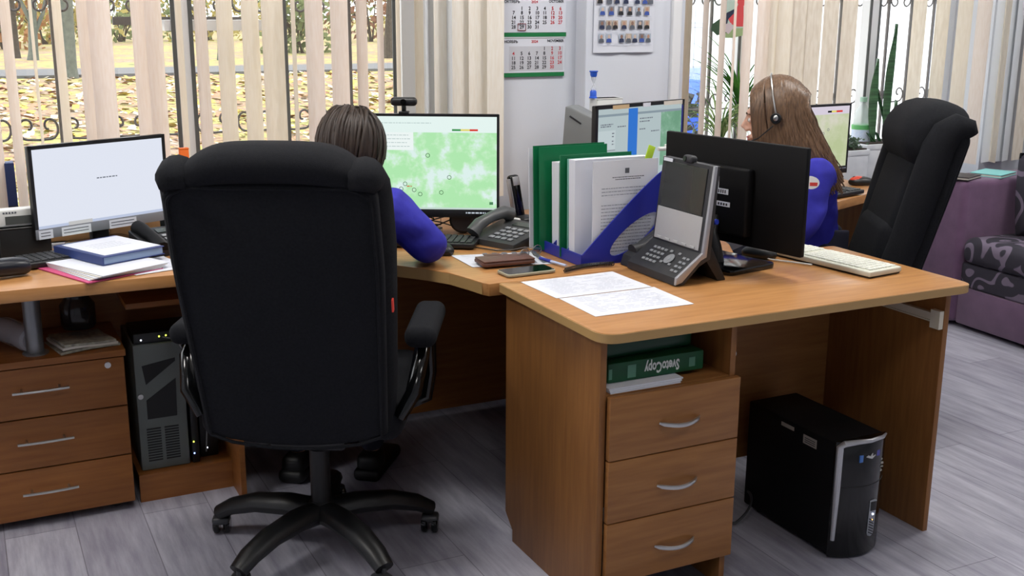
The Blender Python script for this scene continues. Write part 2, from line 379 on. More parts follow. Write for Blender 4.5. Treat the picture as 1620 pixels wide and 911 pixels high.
bush(330, 64, 7, 3.5, 0, 'yellow bush beyond the window right of the mullion')
bush(475, 84, 3, 3, 2, 'small green bush beyond the narrow gap left of the seated woman')
bush(585, 66, 7, 4.5, 3, 'rust brown bush beyond the window above the seated person', 500)
bush(270, 50, 12, 5, 2, 'tall pale green hedge far beyond the middle of the left window', 700)
bush(420, 50, 12, 5, 0, 'tall pale yellow hedge far beyond the slats right of the mullion', 700)
bush(545, 50, 12, 5.5, 2, 'tall pale green hedge far beyond the window above the seated person', 700)
bush(660, 52, 10, 5.5, 0, 'pale yellow hedge far beyond the right edge of the left window', 600)
bush(130, 50, 14, 5, 0, 'tall yellow hedge far behind the grey green trunk', 700)
bush(10, 50, 12, 5, 2, 'tall pale green hedge far away at far left', 600)
# fallen leaves near the window
for nm, colr, sd_, lab in (('fallen_leaves', '#a8775c', 3, 'rust coloured fallen leaves scattered over the lawn outside'), ('fallen_leaves', '#b8a24c', 4, 'yellow fallen leaves scattered over the lawn outside'), ('fallen_leaves', '#b5aa96', 5, 'pale dry fallen leaves scattered over the lawn outside')):
    lv = MB(); rnd = random.Random(sd_)
    for k in range(2600):
        y = 7 + 29*rnd.random()**1.3; x = y * rnd.uniform(-.1, .50); s_ = rnd.uniform(.04, .10)*(.6+y/30); a = rnd.uniform(0, PI)
        e = Vector((math.cos(a), math.sin(a), rnd.uniform(-.2, .3))); f = Vector((-math.sin(a), math.cos(a), rnd.uniform(0, .6))); c_ = Vector((x, y, GZ+.03))
        lv.quad(c_-e*s_, c_+f*s_*.6, c_+e*s_, c_-f*s_*.6)
    tag(obj(nm, lv, mat('leaf_litter_' + str(sd_), colr, .9), smooth=False), lab, 'leaves', kind='stuff')

# wrought iron grilles outside the windows
IRON = mat('grey_iron', '#5a5654', .6)
def scroll(cx, cz, w, h, sgn, y, r):
    pts = []
    for k in range(15):
        a = PI*.5 + 2.0*PI*k/14*.8; q = .45 + .55*min(1, k/7)
        pts.append((cx + sgn*(w*.55*q*math.cos(a) + w*.05), y, cz + h*.5*q*math.sin(a)))
    pts.append((cx + sgn*w*.62, y, cz - h*.50)); return pts
def grille(name, label, y, x0, step, n, z0, z1, rows, hz, r=.007):
    t = thing(name, label, 'window grille', (x0, y, z0))
    for k in range(n):
        obj('bar', MB().bb(k*step-r, k*step+r, -r, r, 0, z1-z0), IRON, t, smooth=False)
    for z in hz: obj('rail', MB().bb(-.05, (n-1)*step+.05, -.005, .005, z-z0-.008, z-z0+.008), IRON, t, smooth=False)
    for z, up in rows:
        for k in range(n-1):
            mb = MB(); cx = (k+.5)*step
            for sg in (-1, 1):
                p = []
                for i in range(24):
                    a = i/23; th = math.radians(-60 + 330*a); q = min(1, .30 + .75*a**.7)
                    p.append((cx + sg*(step*.235 - step*.20*q*math.cos(th) + .004*(1-q)), 0, (z - z0) + up*(.038*q*math.sin(th) + .012*(1-q))))
                p.append((cx, 0, z - z0 - up*.040))
                mb.tube(p, .0042, 6)
            obj('scroll', mb, IRON, t)
    return t
gy = 4.20
b0 = at(90, 120, 'y', gy).x
grille('window_grille', 'dark wrought iron bars with scrolls outside the left window', gy, b0-.15*8, .15, 16, .76, 2.5, [(at(66, 203, 'y', gy).z, 1), (at(75, 2, 'y', gy).z, -1)], [2.2])
q0, q1 = at(178, 33, 'y', gy), at(395, 33, 'y', gy); tag(obj('security_bar', MB().bb(q0.x, q1.x, gy-.008, gy+.008, q0.z-.014, q0.z+.014), IRON, smooth=False), 'horizontal grey bar across the iron window grille, left of the middle', 'bar')
gy = 4.52; b0 = at(1399, 100, 'y', gy).x
grille('window_grille', 'iron bar with scrolls outside the right window behind the snake plant', gy, b0-.16*8, .16, 13, .66, 2.5, [(at(1380, 150, 'y', gy).z, 1), (at(1420, 0, 'y', gy).z, -1)], [2.3], .006)

# fence, car, outside the right window
q = at(1115, 60, 'y', 11)
t = thing('wire_fence', 'white wire mesh fence panel outside the right window', 'fence', (q.x, 11, GZ))
mb = MB()
for k in range(34): mb.bb(k*.11-1.8, k*.11-1.79, -.004, .004, 0, 2.6)
for z in (.3, .35, .8, .85, 1.3, 1.35, 1.8, 1.85, 2.3, 2.35): mb.bb(-1.8, 1.8, -.004, .004, z, z+.010)
obj('wire_mesh', mb, mat('grey_wire', '#a9adb2', .5), t, smooth=False)
for k in (-1.8, 1.8): obj('post', MB().bb(k-.03, k+.03, -.03, .03, 0, 2.7), mat('pale_post', '#c9cccf', .5), t, smooth=False)
q = at(1096, 150, 'y', 8.6)
t = thing('car', 'blue car parked outside behind the striped plant', 'car', (q.x+.5, 8.7, GZ), 0)
prof = [(-2, .35), (-2.05, .75), (-1.3, .9), (-.8, 1.42), (.7, 1.45), (1.4, .98), (2.05, .85), (2.1, .35)]
obj('body', MB().prism(prof, -.85, .85, 'xz', bev=.06), mat('blue_car_paint', '#2456c8', .25), t)
obj('windscreen', MB().prism([(-.72, .95), (-.6, 1.36), (.6, 1.38), (1.1, .98)], -.86, .86, 'xz'), BLACKG, t)
for x in (-1.3, 1.3):
    for y in (-.82, .82): obj('wheel', MB().cyl((0, 0, 0), .33, .2, 24, TR(x, y, .33) @ RX(PI/2)), BLACKP, t)
tag(obj('building', MB().bb(at(985, 60, 'y', 12).x, 34, 12, 13, GZ, 6), mat('white_facade', '#e9ecee', .9), smooth=False), 'white building facade standing outside the right window', 'building')
q = at(1139, 100, 'y', 6.0)
tag(obj('boundary_wall', MB().bb(q.x, q.x+16, 6.0, 6.18, GZ, 2.6, .01).bb(q.x-.02, q.x+16, 5.98, 6.2, 2.6, 2.68, .01), mat('white_facade'), smooth=False), 'white garden wall outside the right window beyond the snake plant', 'wall')
struct('pavement', MB().bb(6.0, 34, 5.0, 12, GZ, GZ+.03), mat('pale_pavement', '#8f9296', .9))

q = at(1108, 143, 'y', 6.7); LEAFC.append(mat('dark_shrub_leaf', '#22241f', .8, var='#141611', scale=6)); rnd = random.Random(17); mb = MB()
for k in range(900):
    c_ = Vector((rnd.uniform(-.75, .75), rnd.gauss(0, .12), rnd.uniform(0, q.z-GZ-.03))); s_ = rnd.uniform(.03, .07); e = Vector((rnd.uniform(-1, 1), rnd.uniform(-1, 1), rnd.uniform(-1, 1))).normalized(); f = e.orthogonal().normalized()
    mb.quad(c_-e*s_, c_+f*s_*.6, c_+e*s_, c_-f*s_*.6)
t = thing('shrub', 'dark low shrub outside the right window in front of the blue car', 'bush', (q.x-.25, 6.75, GZ)); obj('foliage', mb, LEAFC[-1], t, smooth=False)
obj('stem', MB().tube([(0, 0, -.03), (.1, 0, .5)], .02, 6).tube([(-.3, 0, -.03), (-.3, 0, .5)], .02, 6).tube([(.4, 0, -.03), (.35, 0, .5)], .02, 6), mat('brown_bark'), t)
# ================================================================== VERTICAL BLINDS
BLIND = mat_thin('cream_blind_cloth', '#f7f1e7', .55, .45, var='#f2ebdf', scale=120, stretch=(1, 1, .15))
BLIND_P = mat_thin('pink_cream_blind_cloth', '#f6efea', .5, .5, var='#f1e8e1', scale=120, stretch=(1, 1, .15))
BLIND_W = mat_thin('dense_cream_blind_cloth', '#fbf6ec', .88, .12, var='#f6efe2', scale=120, stretch=(1, 1, .15))
BLIND_C = mat_thin('pale_blue_blind_cloth', '#f0f3f6', .7, .25)
BLIND_D = mat_thin('patterned_blind_cloth', '#f6efe3', .7, .25, var='#ebe2d3', scale=30, stretch=(2.2, 2.2, .5))
def blind(label, slats, y, zb, zt, n_seed, group=None):
    xs = [at((a+b)/2, 110, 'y', y).x for a, b, m in slats]
    t = thing('vertical_blind', label, 'window blind', (min(xs), y, zt), 0)
    obj('headrail', MB().bb(-.05, max(xs)-min(xs)+.06, -.025, .025, 0, .045, .004), WHITEP, t)
    rnd = random.Random(n_seed)
    for (a, b, m), x in zip(slats, xs):
        best = None; wd = .089
        for k in range(0, 91):
            th = math.radians(k); d = Vector((math.cos(th), math.sin(th), 0))*wd/2; p = Vector((x, y, 1.25))
            u1, u2 = px_of(p-d), px_of(p+d); e = abs(abs(u2-u1)-(b-a))
            if best is None or e < best[0]: best = (e, th)
        th = best[1]; cu = rnd.uniform(.001, .004); tw = rnd.uniform(-.06, .06)
        def f(s, v, th=th, cu=cu, tw=tw, x=x):
            q = th + tw*(1-v); w = (s-.5)*wd; bow = cu*(1-(2*s-1)**2)
            return (x-min(xs) + w*math.cos(q) - bow*math.sin(q), w*math.sin(q) + bow*math.cos(q), zb + (zt-zb)*v - zt)
        obj('slat', MB().sheet(f, 6, 6, .0006), m, t)
        q = Vector((x-min(xs), 0, 0))
        if rnd.random() < .5:
            pass
    return t
def px_of(p):
    d = p - CAM; return CXP + F_PX*d.dot(RT)/d.dot(FW)
P_, C_, D_, N_ = BLIND_P, BLIND_C, BLIND_D, BLIND
blind('cream vertical blind with half open slats across the left window', [(-66, -40, P_), (-28, -8, P_), (8, 26, P_), (54, 60, N_), (92, 104, N_), (129, 148, P_), (146, 181, P_), (213, 237, P_), (235, 261, P_), (283, 293, N_), (313, 331, P_), (347, 372, N_), (386, 413, N_), (417, 452, N_), (464, 470, N_), (485, 514, P_), (525, 553, P_), (565, 583, P_), (598, 608, P_), (628, 634, N_), (657, 671, N_)], 3.90, .77, 2.45, 1)
blind('bunched cream blind slats between the left window and the wall calendar', [(674, 690, C_), (687, 709, BLIND_W), (706, 716, C_), (714, 744, BLIND_W), (742, 774, BLIND_W), (770, 798, BLIND_W)], 3.665, .80, 2.45, 2)
blind('cream vertical blind across the right window behind the long haired woman', [(1066, 1084, D_), (1072, 1091, N_), (1109, 1117, P_), (1136, 1144, P_), (1157, 1161, P_), (1172, 1187, P_), (1193, 1216, P_), (1213, 1229, N_), (1225, 1252, N_), (1247, 1273, D_), (1270, 1296, D_), (1293, 1325, D_), (1322, 1354, D_)], 4.04, .72, 2.45, 3)
blind('closed patterned cream blind between the snake plant and the sofa', [(1429, 1465, D_), (1464, 1502, D_), (1501, 1535, N_), (1530, 1566, P_)], 4.04, .72, 2.45, 4)
blind('narrow pale blue and cream blind slats at right behind the sofa', [(1567, 1580, C_), (1578, 1590, N_), (1588, 1601, C_), (1600, 1611, C_), (1616, 1632, D_), (1634, 1650, N_), (1652, 1672, D_)], 4.04, .72, 2.45, 5)
# ================================================================== DESKS
DH, TH = .75, .026
# ---- near desk
DX0, DX1, DY0, DY1 = 1.273, 2.445, 2.105, 2.661
def round_corners(pts, radii, n=6):
    out = []; N = len(pts)
    for i, p in enumerate(pts):
        r = radii[i]; p = Vector(p)
        if r <= 0: out.append(tuple(p)); continue
        a = (Vector(pts[i-1])-p).normalized(); b = (Vector(pts[(i+1) % N])-p).normalized()
        A, B = p + a*r, p + b*r
        for k in range(n+1):
            s = k/n; out.append(tuple(A*(1-s)**2 + p*2*s*(1-s) + B*s*s))
    return out
d = thing('office_desk', 'beech office desk in front with drawers on its left and a computer beneath', 'desk', (DX0, DY0, 0))
dw, dd = DX1-DX0, DY1-DY0
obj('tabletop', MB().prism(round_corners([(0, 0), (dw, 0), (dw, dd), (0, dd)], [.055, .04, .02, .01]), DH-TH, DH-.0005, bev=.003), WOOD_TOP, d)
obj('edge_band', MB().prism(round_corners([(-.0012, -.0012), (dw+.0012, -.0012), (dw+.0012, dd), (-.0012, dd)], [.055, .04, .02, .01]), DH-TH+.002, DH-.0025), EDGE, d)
pl, pr_ = .023, dw-.026
side = [(.05, 0), (dd-.045, 0), (dd-.045, .035), (dd-.0, .075), (dd-.0, DH-TH), (.05, DH-TH)]
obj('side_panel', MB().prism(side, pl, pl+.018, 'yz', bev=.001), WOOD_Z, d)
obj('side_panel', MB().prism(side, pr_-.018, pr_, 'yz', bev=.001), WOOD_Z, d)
obj('divider_panel', MB().prism([(.052, 0), (.50, 0), (.50, DH-TH), (.052, DH-TH)], .402, .418, 'yz'), WOOD_Z, d)
obj('back_panel', MB().bb(.418, pr_-.018, .50, .516, .12, DH-TH), WOOD_X, d, smooth=False)
obj('pedestal_back', MB().bb(pl+.018, .402, .48, .496, .06, DH-TH), WOOD_Z, d, smooth=False)
obj('shelf', MB().bb(pl+.018, .402, .055, .48, .566, .582), WOOD_X, d, smooth=False)
def bow_handle(w, out, r=.005):
    m = MB(); n = 12
    m.tube([((k/n-.5)*w, -out*math.sin(PI*k/n)**.7 if 0 < k < n else 0, -.006*math.sin(PI*k/n)) for k in range(n+1)], [r*.6]+[r*1.2]*(n-1)+[r*.6], 8, flat=1.35); return m
for z0, z1 in ((.419, .580), (.256, .416), (.092, .253)):
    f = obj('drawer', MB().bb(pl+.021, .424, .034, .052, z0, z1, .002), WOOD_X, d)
    h = bow_handle(.118, .022, .0036); bmesh.ops.translate(h.b, vec=((pl+.424)/2+.02, .034, (z0+z1)/2-.004), verts=h.b.verts); obj('handle', h, CHROME, f)
obj('slide_rail', MB().bb(pr_-.030, pr_-.0185, .075, .46, .628, .654).bb(pr_-.034, pr_-.0185, .052, .085, .612, .664).bb(pr_-.033, pr_-.028, .085, .46, .628, .632).bb(pr_-.033, pr_-.028, .085, .46, .650, .654), mat('cream_metal_rail', '#d3cdbb', .4), d, smooth=False)
obj('cam_cap', MB().ball((.419, .06, .635), (.004, .008, .009), 10), WHITEP, d)

# ---- corner desk with curved edge, pedestal and tower alcove
c = thing('corner_desk', 'long beech corner desk with curved front edge under the left window', 'desk', (0, 3.13, 0))
poly = [(-1.5, 3.13), (.70, 3.13), (.83, 3.125), (.93, 3.10), (1.02, 3.05), (1.10, 2.98), (1.16, 2.90), (1.20, 2.83), (1.222, 2.75), (1.236, 2.685), (1.246, 2.664), (1.27, 2.664), (1.95, 2.664), (1.95, 3.645), (-1.5, 3.645)]
pc = [(x, y-3.13) for x, y in poly]
obj('tabletop', MB().prism(pc, DH-.036, DH-.001, bev=.002), WOOD_TOP, c)
eb = MB(); pe = [Vector((x, y, 0)) for x, y in pc[1:10]]
for a, b in zip(pe, pe[1:]):
    t_ = (b-a).normalized(); n_ = Vector((t_.y, -t_.x, 0))
    if n_.y > 0 and abs(t_.x) > .9: n_ = -n_
    eb.quad(a+n_*.0015+Vector((0, 0, DH-.034)), b+n_*.0015+Vector((0, 0, DH-.034)), b+n_*.0015+Vector((0, 0, DH-.003)), a+n_*.0015+Vector((0, 0, DH-.003)))
obj('edge_band', eb, EDGE, c)
obj('back_panel', MB().bb(-1.5, 1.90, .495, .511, .03, DH-.036), WOOD_DK, c, smooth=False)
obj('side_panel', MB().bb(1.90, 1.918, -.42, .511, 0, DH-.036), WOOD_DK, c, smooth=False)
obj('side_panel', MB().bb(.668, .684, .09, .50, 0, DH-.036), WOOD_DK, c, smooth=False)
obj('plinth', MB().bb(.386, .668, .205, .221, 0, .088).bb(.386, .668, .221, .50, .068, .088), WOOD_DK, c, smooth=False)
obj('alcove_shelf', MB().bb(.386, .668, .20, .50, .612, .628), WOOD_DK, c, smooth=False)
obj('post', MB().lathe([(.036, .504), (.036, .508), (.024, .51), (.024, .708), (.036, .71), (.036, .7135)], (.135, .23, 0), 24), mat('grey_metal_post', '#85878a', .35, metal=.7), c)
# pedestal with three drawers
p = thing('drawer_pedestal', 'brown wooden three drawer pedestal at left with slim bar handles', 'cabinet', (-.30, 3.30, 0))
pw = .668
obj('body', MB().bb(0, pw, .018, .42, .02, .484), WOOD_DK, p, smooth=False)
obj('top_board', MB().bb(-.004, pw+.004, -.006, .43, .484, .504, .002), WOOD_DK, p)
for z0, z1 in ((.333, .480), (.179, .329), (.026, .175)):
    f = obj('drawer', MB().bb(.002, pw-.002, 0, .018, z0, z1, .0015), WOOD_DK, p)
    zc = (z0+z1)/2+.012; h = MB(); n = 10
    h.tube([(.36 + .15*k/n, -.028-.004*math.sin(PI*k/n), zc) for k in range(n+1)], .0042, 8, flat=1.0)
    for x in (.385, .485): h.tube([(x, 0, zc), (x, -.029, zc)], .0035, 8)
    obj('handle', h, CHROME, f)
    if z0 > .3: obj('lock', MB().cyl((0, 0, 0), .009, .008, 16, TR(.62, -.003, .462) @ RX(PI/2)).bb(.6185, .6215, -.009, -.006, .456, .468), CHROME, f)
for x in (.05, pw-.05):
    for y in (.06, .36): obj('foot', MB().cyl((x, y, .010), .016, .02, 14), BLACKP, p)

# ---- desk of the second workstation
c2 = thing('corner_desk', 'beech corner desk of the long haired woman by the right window', 'desk', (1.96, 3.2, 0))
poly2 = [(1.956, 2.72), (2.10, 2.72), (2.16, 2.82), (2.21, 2.95), (2.29, 3.08), (2.42, 3.17), (2.6, 3.215), (2.8, 3.235), (3.0, 3.285), (3.22, 3.37), (3.47, 3.475), (3.47, 3.645), (3.47, 3.98), (2.645, 3.98), (2.645, 3.645), (1.956, 3.645)]
obj('tabletop', MB().prism([(x-1.96, y-3.2) for x, y in poly2], DH-.036, DH-.001, bev=.002), WOOD_TOP, c2)
obj('side_panel', MB().bb(1.44, 1.458, .26, .77, 0, DH-.036), WOOD_Z, c2, smooth=False)
obj('side_panel', MB().bb(.02, .038, -.44, .40, 0, DH-.036), WOOD_Z, c2, smooth=False)
obj('leg', MB().bb(1.055, 1.085, .11, .14, 0, DH-.036), WOOD_Z, c2, smooth=False)
# ================================================================== OFFICE CHAIR
def make_chair(name, label):
    t = thing(name, label, 'office chair')
    for k in range(5):
        a = math.radians(23 + 72*k); ca, sa = math.cos(a), math.sin(a); M = RZ(a)
        mb = MB().tube([(.02, 0, .115), (.10, 0, .122), (.20, 0, .115), (.275, 0, .094), (.318, 0, .070)], [.042, .040, .036, .032, .027], 12, M=M, flat=.75)
        lg = obj('leg', mb, BLACKP, t)
        cm = M @ TR(.315, 0, 0); y = random.uniform(-1.2, 1.2)
        w = MB()
        for s in (-1, 1): w.lathe([(.004, -.009), (.022, -.009), (.0255, -.004), (.0255, .005), (.02, .009), (.004, .009)], (0, 0, 0), 20, cm @ RZ(y) @ TR(s*.015, -.012, .0262) @ RY(PI/2))
        cs = obj('caster', w, BLACKG, lg)
        obj('caster_hood', MB().box((0, -.008, .044), (.05, .045, .022), cm @ RZ(y), .009, 3).cyl((0, 0, .055), .007, .03, 10, cm), mat('caster_grey', '#3c3d40', .35), lg)
    obj('gas_lift', MB().lathe([(.04, .10), (.04, .14), (.028, .15), (.028, .30), (.018, .305), (.018, .36)], seg=20), BLACKP, t)
    obj('mechanism', MB().box((0, -.02, .375), (.20, .26, .05), bev=.012), BLACKP, t)
    # seat
    s = MB().box((0, .03, .455), (.52, .50, .11), bev=.045, seg=5)
    obj('seat', s, BLACKF, t)
    B = TR(0, -.235, .45) @ RX(math.radians(15)) @ Matrix.Diagonal((1, 1, .965, 1))          # back frame: x right, z up the back, -y to the rear
    def hw(u): return .226 + .018*min(1, u/.45) - .006*max(0, (u-.5)/.3)
    bk = MB(); n = 24; out = []
    pts = []
    for k in range(17):
        u = .66*k/16; pts.append((hw(u), u))
    r = .07; top = .70
    for k in range(1, 9): a = PI/2*k/8; pts.append((hw(.66)-r+r*math.cos(a), .66+.04*math.sin(a)))
    pts2 = [(-x, z) for x, z in pts[::-1]]; outl = pts + pts2
    low = [(-.226+.452*k/8, -.012-.03*math.sin(PI*k/8)) for k in range(1, 8)]
    outl = outl + low
    bk.prism(outl, -.028, .012, 'xz', B, bev=.012, seg=3); bkO = obj('backrest', bk, BLACKF, t)
    pipe = [(x*.945, -.029, z*.99-.004) for x, z in outl]
    obj('piping', MB().tube(pipe, .0045, 6, closed=True, M=B), BLACKF, bkO)
    # centre cushion: segments with the head pillow on top
    def cush(z0, z1, w, y0, y1, bev): return MB().box((0, (y0+y1)/2, (z0+z1)/2), (w, y1-y0, z1-z0), B, bev, 6)
    obj('back_cushion', cush(.02, .34, .36, .0, .115, .05), BLACKF, t)
    obj('back_cushion', cush(.27, .58, .37, .0, .10, .05), BLACKF, t)
    hp = MB(); prof = [(.53, .02), (.55, .10), (.60, .145), (.68, .15), (.745, .11), (.77, .05), (.772, .0), (.758, -.030), (.732, -.040), (.708, -.034), (.68, -.0)]
    t_ = bmesh.new(); rings = []
    N = 14
    for i in range(N+1):
        x = -.198 + .396*i/N; e = 1 - abs(2*i/N-1)**6*.28; z_drop = .020*(abs(2*i/N-1))**3
        rings.append([t_.verts.new((x, .03 + (y-.03)*e, .65 + (z-.65)*e - z_drop)) for z, y in prof])
    for A, C_ in zip(rings, rings[1:]):
        for k in range(len(prof)): t_.faces.new((A[k], A[(k+1) % len(prof)], C_[(k+1) % len(prof)], C_[k]))
    t_.faces.new(rings[0]); t_.faces.new(rings[-1][::-1]); bmesh.ops.recalc_face_normals(t_, faces=t_.faces)
    bmesh.ops.subdivide_edges(t_, edges=t_.edges[:], cuts=1, smooth=.6, use_grid_fill=True)
    hp.add(t_, B); obj('head_pillow', hp, BLACKF, t, ang=80)
    for sg in (-1, 1):
        pb = MB(); path = []
        for u, y in ((.0, .045), (.12, .05), (.3, .045), (.5, .05), (.62, .052), (.672, .042), (.702, .016), (.700, -.012), (.684, -.028)):
            path.append((sg*(hw(u)-.030), y, u))
        pb.tube(path, [.042, .050, .052, .054, .054, .052, .047, .042, .030], 14, M=B, flat=1.0)
        bo = obj('side_bolster', pb, BLACKF, t, ang=80)
        if sg > 0: obj('brand_tag', MB().box((sg*(hw(.3)+.020), -.006, .375), (.004, .014, .032), B), mat('red_tag', '#d8392a', .6), bo)
        am = MB()
        pth = [(sg*.25, -.20, .47), (sg*.285, -.19, .53), (sg*.298, -.14, .60), (sg*.298, -.05, .635), (sg*.298, .08, .635)]
        am.tube(pth, [.022, .026, .026, .024, .02], 12, flat=.8)
        am.tube([(sg*.24, .06, .41), (sg*.29, .07, .43), (sg*.300, .08, .50), (sg*.300, .07, .60), (sg*.298, .03, .635)], [.02, .022, .022, .022, .02], 12, flat=.8)
        ar = obj('armrest', am, BLACKG, t, ang=60)
        obj('arm_pad', MB().box((sg*.300, -.02, .665), (.082, .30, .055), None, .025, 5), BLACKF, ar)
    return t
chair = make_chair('office_chair', 'high backed black office chair seen from behind, pushed to the corner desk')
CH1 = (.800, 2.81, 0); chair2 = copy_tree(chair)
chair.location = CH1; chair.rotation_euler = (0, 0, -math.radians(28))
chair2.location = (2.64, 2.985, 0); chair2.rotation_euler = (0, 0, math.radians(60))
chair2['label'] = 'high backed black office chair turned left behind the front desk, beside the purple sofa'
chair['group'] = chair2['group'] = 'black high backed office chairs'

# ================================================================== MONITORS
def monitor(name, label, w, h, TLp, a, bez=.012, chin=.02, foot=None, frame_m=None, chin_m=None, tilt=0, screen=None, foot_r=.11):
    """TLp: room point of the top left corner; a: heading of its long axis from +X"""
    d_ = Vector((math.cos(a), math.sin(a), 0)); c_ = Vector(TLp) + d_*w/2
    base = Vector((c_.x, c_.y, DH)); zt = TLp[2] - DH; fm = frame_m or BLACKP
    t = thing(name, label, 'computer monitor', base, a)
    cs = MB().bb(-w/2, w/2, 0, .018, zt-h, zt, .004).box((0, .03, zt-h*.5), (w*.62, .03, h*.55), None, .012, 3)
    obj('casing', cs, fm, t)
    bz = MB()
    bz.bb(-w/2, w/2, -.003, .001, zt-bez, zt); bz.bb(-w/2, -w/2+bez, -.003, .001, zt-h, zt); bz.bb(w/2-bez, w/2, -.003, .001, zt-h, zt)
    obj('bezel', bz, fm, t, smooth=False)
    obj('chin', MB().bb(-w/2, w/2, -.004, .002, zt-h, zt-h+chin, .001), chin_m or fm, t)
    sc = obj('screen', MB().bb(-w/2+bez, w/2-bez, -.0012, .0, zt-h+chin, zt-bez), screen, t, smooth=False)
    st = MB().bb(-.03, .03, .03, .055, .012, zt-h*.4, .008)
    obj('stand_neck', st, BLACKP, t)
    fx = foot or (.24, .17)
    obj('stand_foot', MB().prism(round_corners([(-fx[0]/2, -fx[1]*.6), (fx[0]/2, -fx[1]*.6), (fx[0]/2, fx[1]*.55), (-fx[0]/2, fx[1]*.55)], [.03]*4), 0, .013, bev=.004), BLACKG, t)
    return t, sc, zt, (-w/2+bez, w/2-bez, zt-h+chin, zt-bez)
# patches on a screen: fractions of the screen rectangle
def patch(sc, rect, f, m, name='window_pane', lay=1):
    x0, x1, z0, z1 = rect; a, b, c_, d_ = f; y = -.0012-.0003*lay
    return obj(name, MB().quad((x0+(x1-x0)*a, y, z0+(z1-z0)*c_), (x0+(x1-x0)*b, y, z0+(z1-z0)*c_), (x0+(x1-x0)*b, y, z0+(z1-z0)*d_), (x0+(x1-x0)*a, y, z0+(z1-z0)*d_)), m, sc, smooth=False)
def lines(sc, rect, rows, m, name='screen_text', lay=2, th=.003):
    mb = MB(); x0, x1, z0, z1 = rect; y = -.0012-.0003*lay
    for a, b, v in rows:
        z = z0+(z1-z0)*v; rnd = random.Random(int(a*999+v*777)); x = x0+(x1-x0)*a; xe = x0+(x1-x0)*b
        while x < xe:
            wv = min(rnd.uniform(.004, .013), xe-x); mb.quad((x, y, z-th/2), (x+wv, y, z-th/2), (x+wv, y, z+th/2), (x, y, z+th/2)); x += wv+.0025
    return obj(name, mb, m, sc, smooth=False)
def rings(sc, rect, pts, r, m, lay=3):
    x0, x1, z0, z1 = rect
    for a, v in pts:
        mb = MB(); mb.tube([(x0+(x1-x0)*a + r*math.cos(q), -.0012-.0003*lay, z0+(z1-z0)*v + r*math.sin(q)) for q in [2*PI*k/14 for k in range(14)]], .0009, 5, closed=True)
        obj('map_marker', mb, m, sc)
E_WHITE = emis('screen_white', '#e9eefb', .92); E_TXT = emis('screen_text_grey', '#8d93a0', .6); E_GREY = emis('screen_grey', '#aeb4bb', .7)
E_DK = emis('screen_dark', '#10131c', .6); E_RED = emis('screen_red', '#e23b32', .9); E_YEL = emis('screen_yellow', '#efe27a', .9); E_GRN = emis('screen_green', '#3f9a54', .9); E_BLU = emis('screen_blue', '#3a7ddb', .85)
# left monitor
TL = atd(42, 232, 3.24)
mL, sc, zt, R_ = monitor('computer_monitor', 'monitor with blank white screen and paper strips along its grey lower edge', .455, .276, TL, math.radians(24), .011, .03, (.2, .17), None, mat('grey_chin', '#7d8087', .4), 0, E_WHITE)
lines(sc, R_, [(.46, .62, .56)], E_TXT, 'loading_text', 1, .0035); patch(sc, R_, (0, 1, 0, .035), emis('taskbar_pale', '#c9d4ee', .85), 'taskbar', 1)
patch(sc, R_, (.22, .40, .0, .045), emis('taskbar_tip', '#d5d5d5', .8), 'tooltip', 2)
w = .455
for a, b in ((-.219, -.175), (-.147, -.052), (0.01, .104)):
    q = obj('paper_strip', MB().bb(a, b, -.0052, -.0042, zt-.276-.0, zt-.276+.026), PAPER, mL, smooth=False)
    mb = MB()
    for k in range(2): mb.bb(a+.006, b-.008, -.0056, -.0052, zt-.276+.008+.009*k, zt-.276+.0105+.009*k)
    obj('strip_print', mb, INK, q, smooth=False)
# monitor of the seated woman
d_ = Vector((math.cos(math.radians(-28)), math.sin(math.radians(-28)), 0)); TL = atd(790, 181, 3.56) - d_*.54
GMAP = emis_map('screen_map_green', ['#b4edb4', '#c4f2c4', '#e2f6f2'], 13, .95, (.46, .52, .60))
m1_, sc, zt, R_ = monitor('computer_monitor', 'large monitor showing a green map with a webcam on top, facing the short haired woman', .54, .333, TL, math.radians(-28), .008, .026, (.16, .18), None, None, 0, emis('screen_mint', '#eafaf6', .95))
patch(sc, R_, (0, 1, .0, .83), GMAP, 'screen_map'); patch(sc, R_, (0, 1, 0, .0) if 0 else (0, 1, .0, .02), emis('screen_edge', '#d9efe6', .8), 'status_line', 2)
patch(sc, R_, (.20, .49, .64, .83), emis('screen_panel', '#f2fbf9', .95), 'map_panel', 2)
lines(sc, R_, [(.30, .46, .80), (.3, .47, .76), (.3, .45, .72), (.3, .47, .68), (.25, .6, .93)], emis('faint_text', '#bcd0cf', .85), 'screen_text', 3, .002)
patch(sc, R_, (.727, .78, .848, .868), E_GRN, 'status_chip', 3); patch(sc, R_, (.78, .835, .848, .868), E_YEL, 'status_chip', 3); patch(sc, R_, (.835, .885, .848, .868), E_RED, 'status_chip', 3)
rings(sc, R_, [(.577, .585), (.708, .35), (.435, .275), (.41, .22), (.49, .21), (.527, .165), (.658, .185)], .0062, emis('marker_ink', '#3d6b46', .6))
lines(sc, R_, [(.445, .475, .25)], E_RED, 'marker_text', 3, .003); patch(sc, R_, (.955, .978, .055, .085), emis('map_button', '#5b9a6a', .7), 'map_button', 3)
mb = MB(); rnd = random.Random(2)
lines(m1_, (-.27, .27, zt-.333, zt-.307), [(.80, .92, .6), (.93, .985, .6)], emis('taskbar_icons', '#c9d3de', .8), 'taskbar_icons', 10, .005)
wc = thing('webcam', 'black rounded webcam clipped on the large green map monitor', 'webcam', atd(642, 182, 3.62)); 
q = Vector(WM[wc.name].translation); a = math.radians(-28); base = Vector((m1_.location.x, m1_.location.y, 0)); 
tt = (q - base).dot(d_); wp = base + d_*tt; wc.location = (wp.x, wp.y, DH+zt); wc.rotation_euler = (0, 0, a)
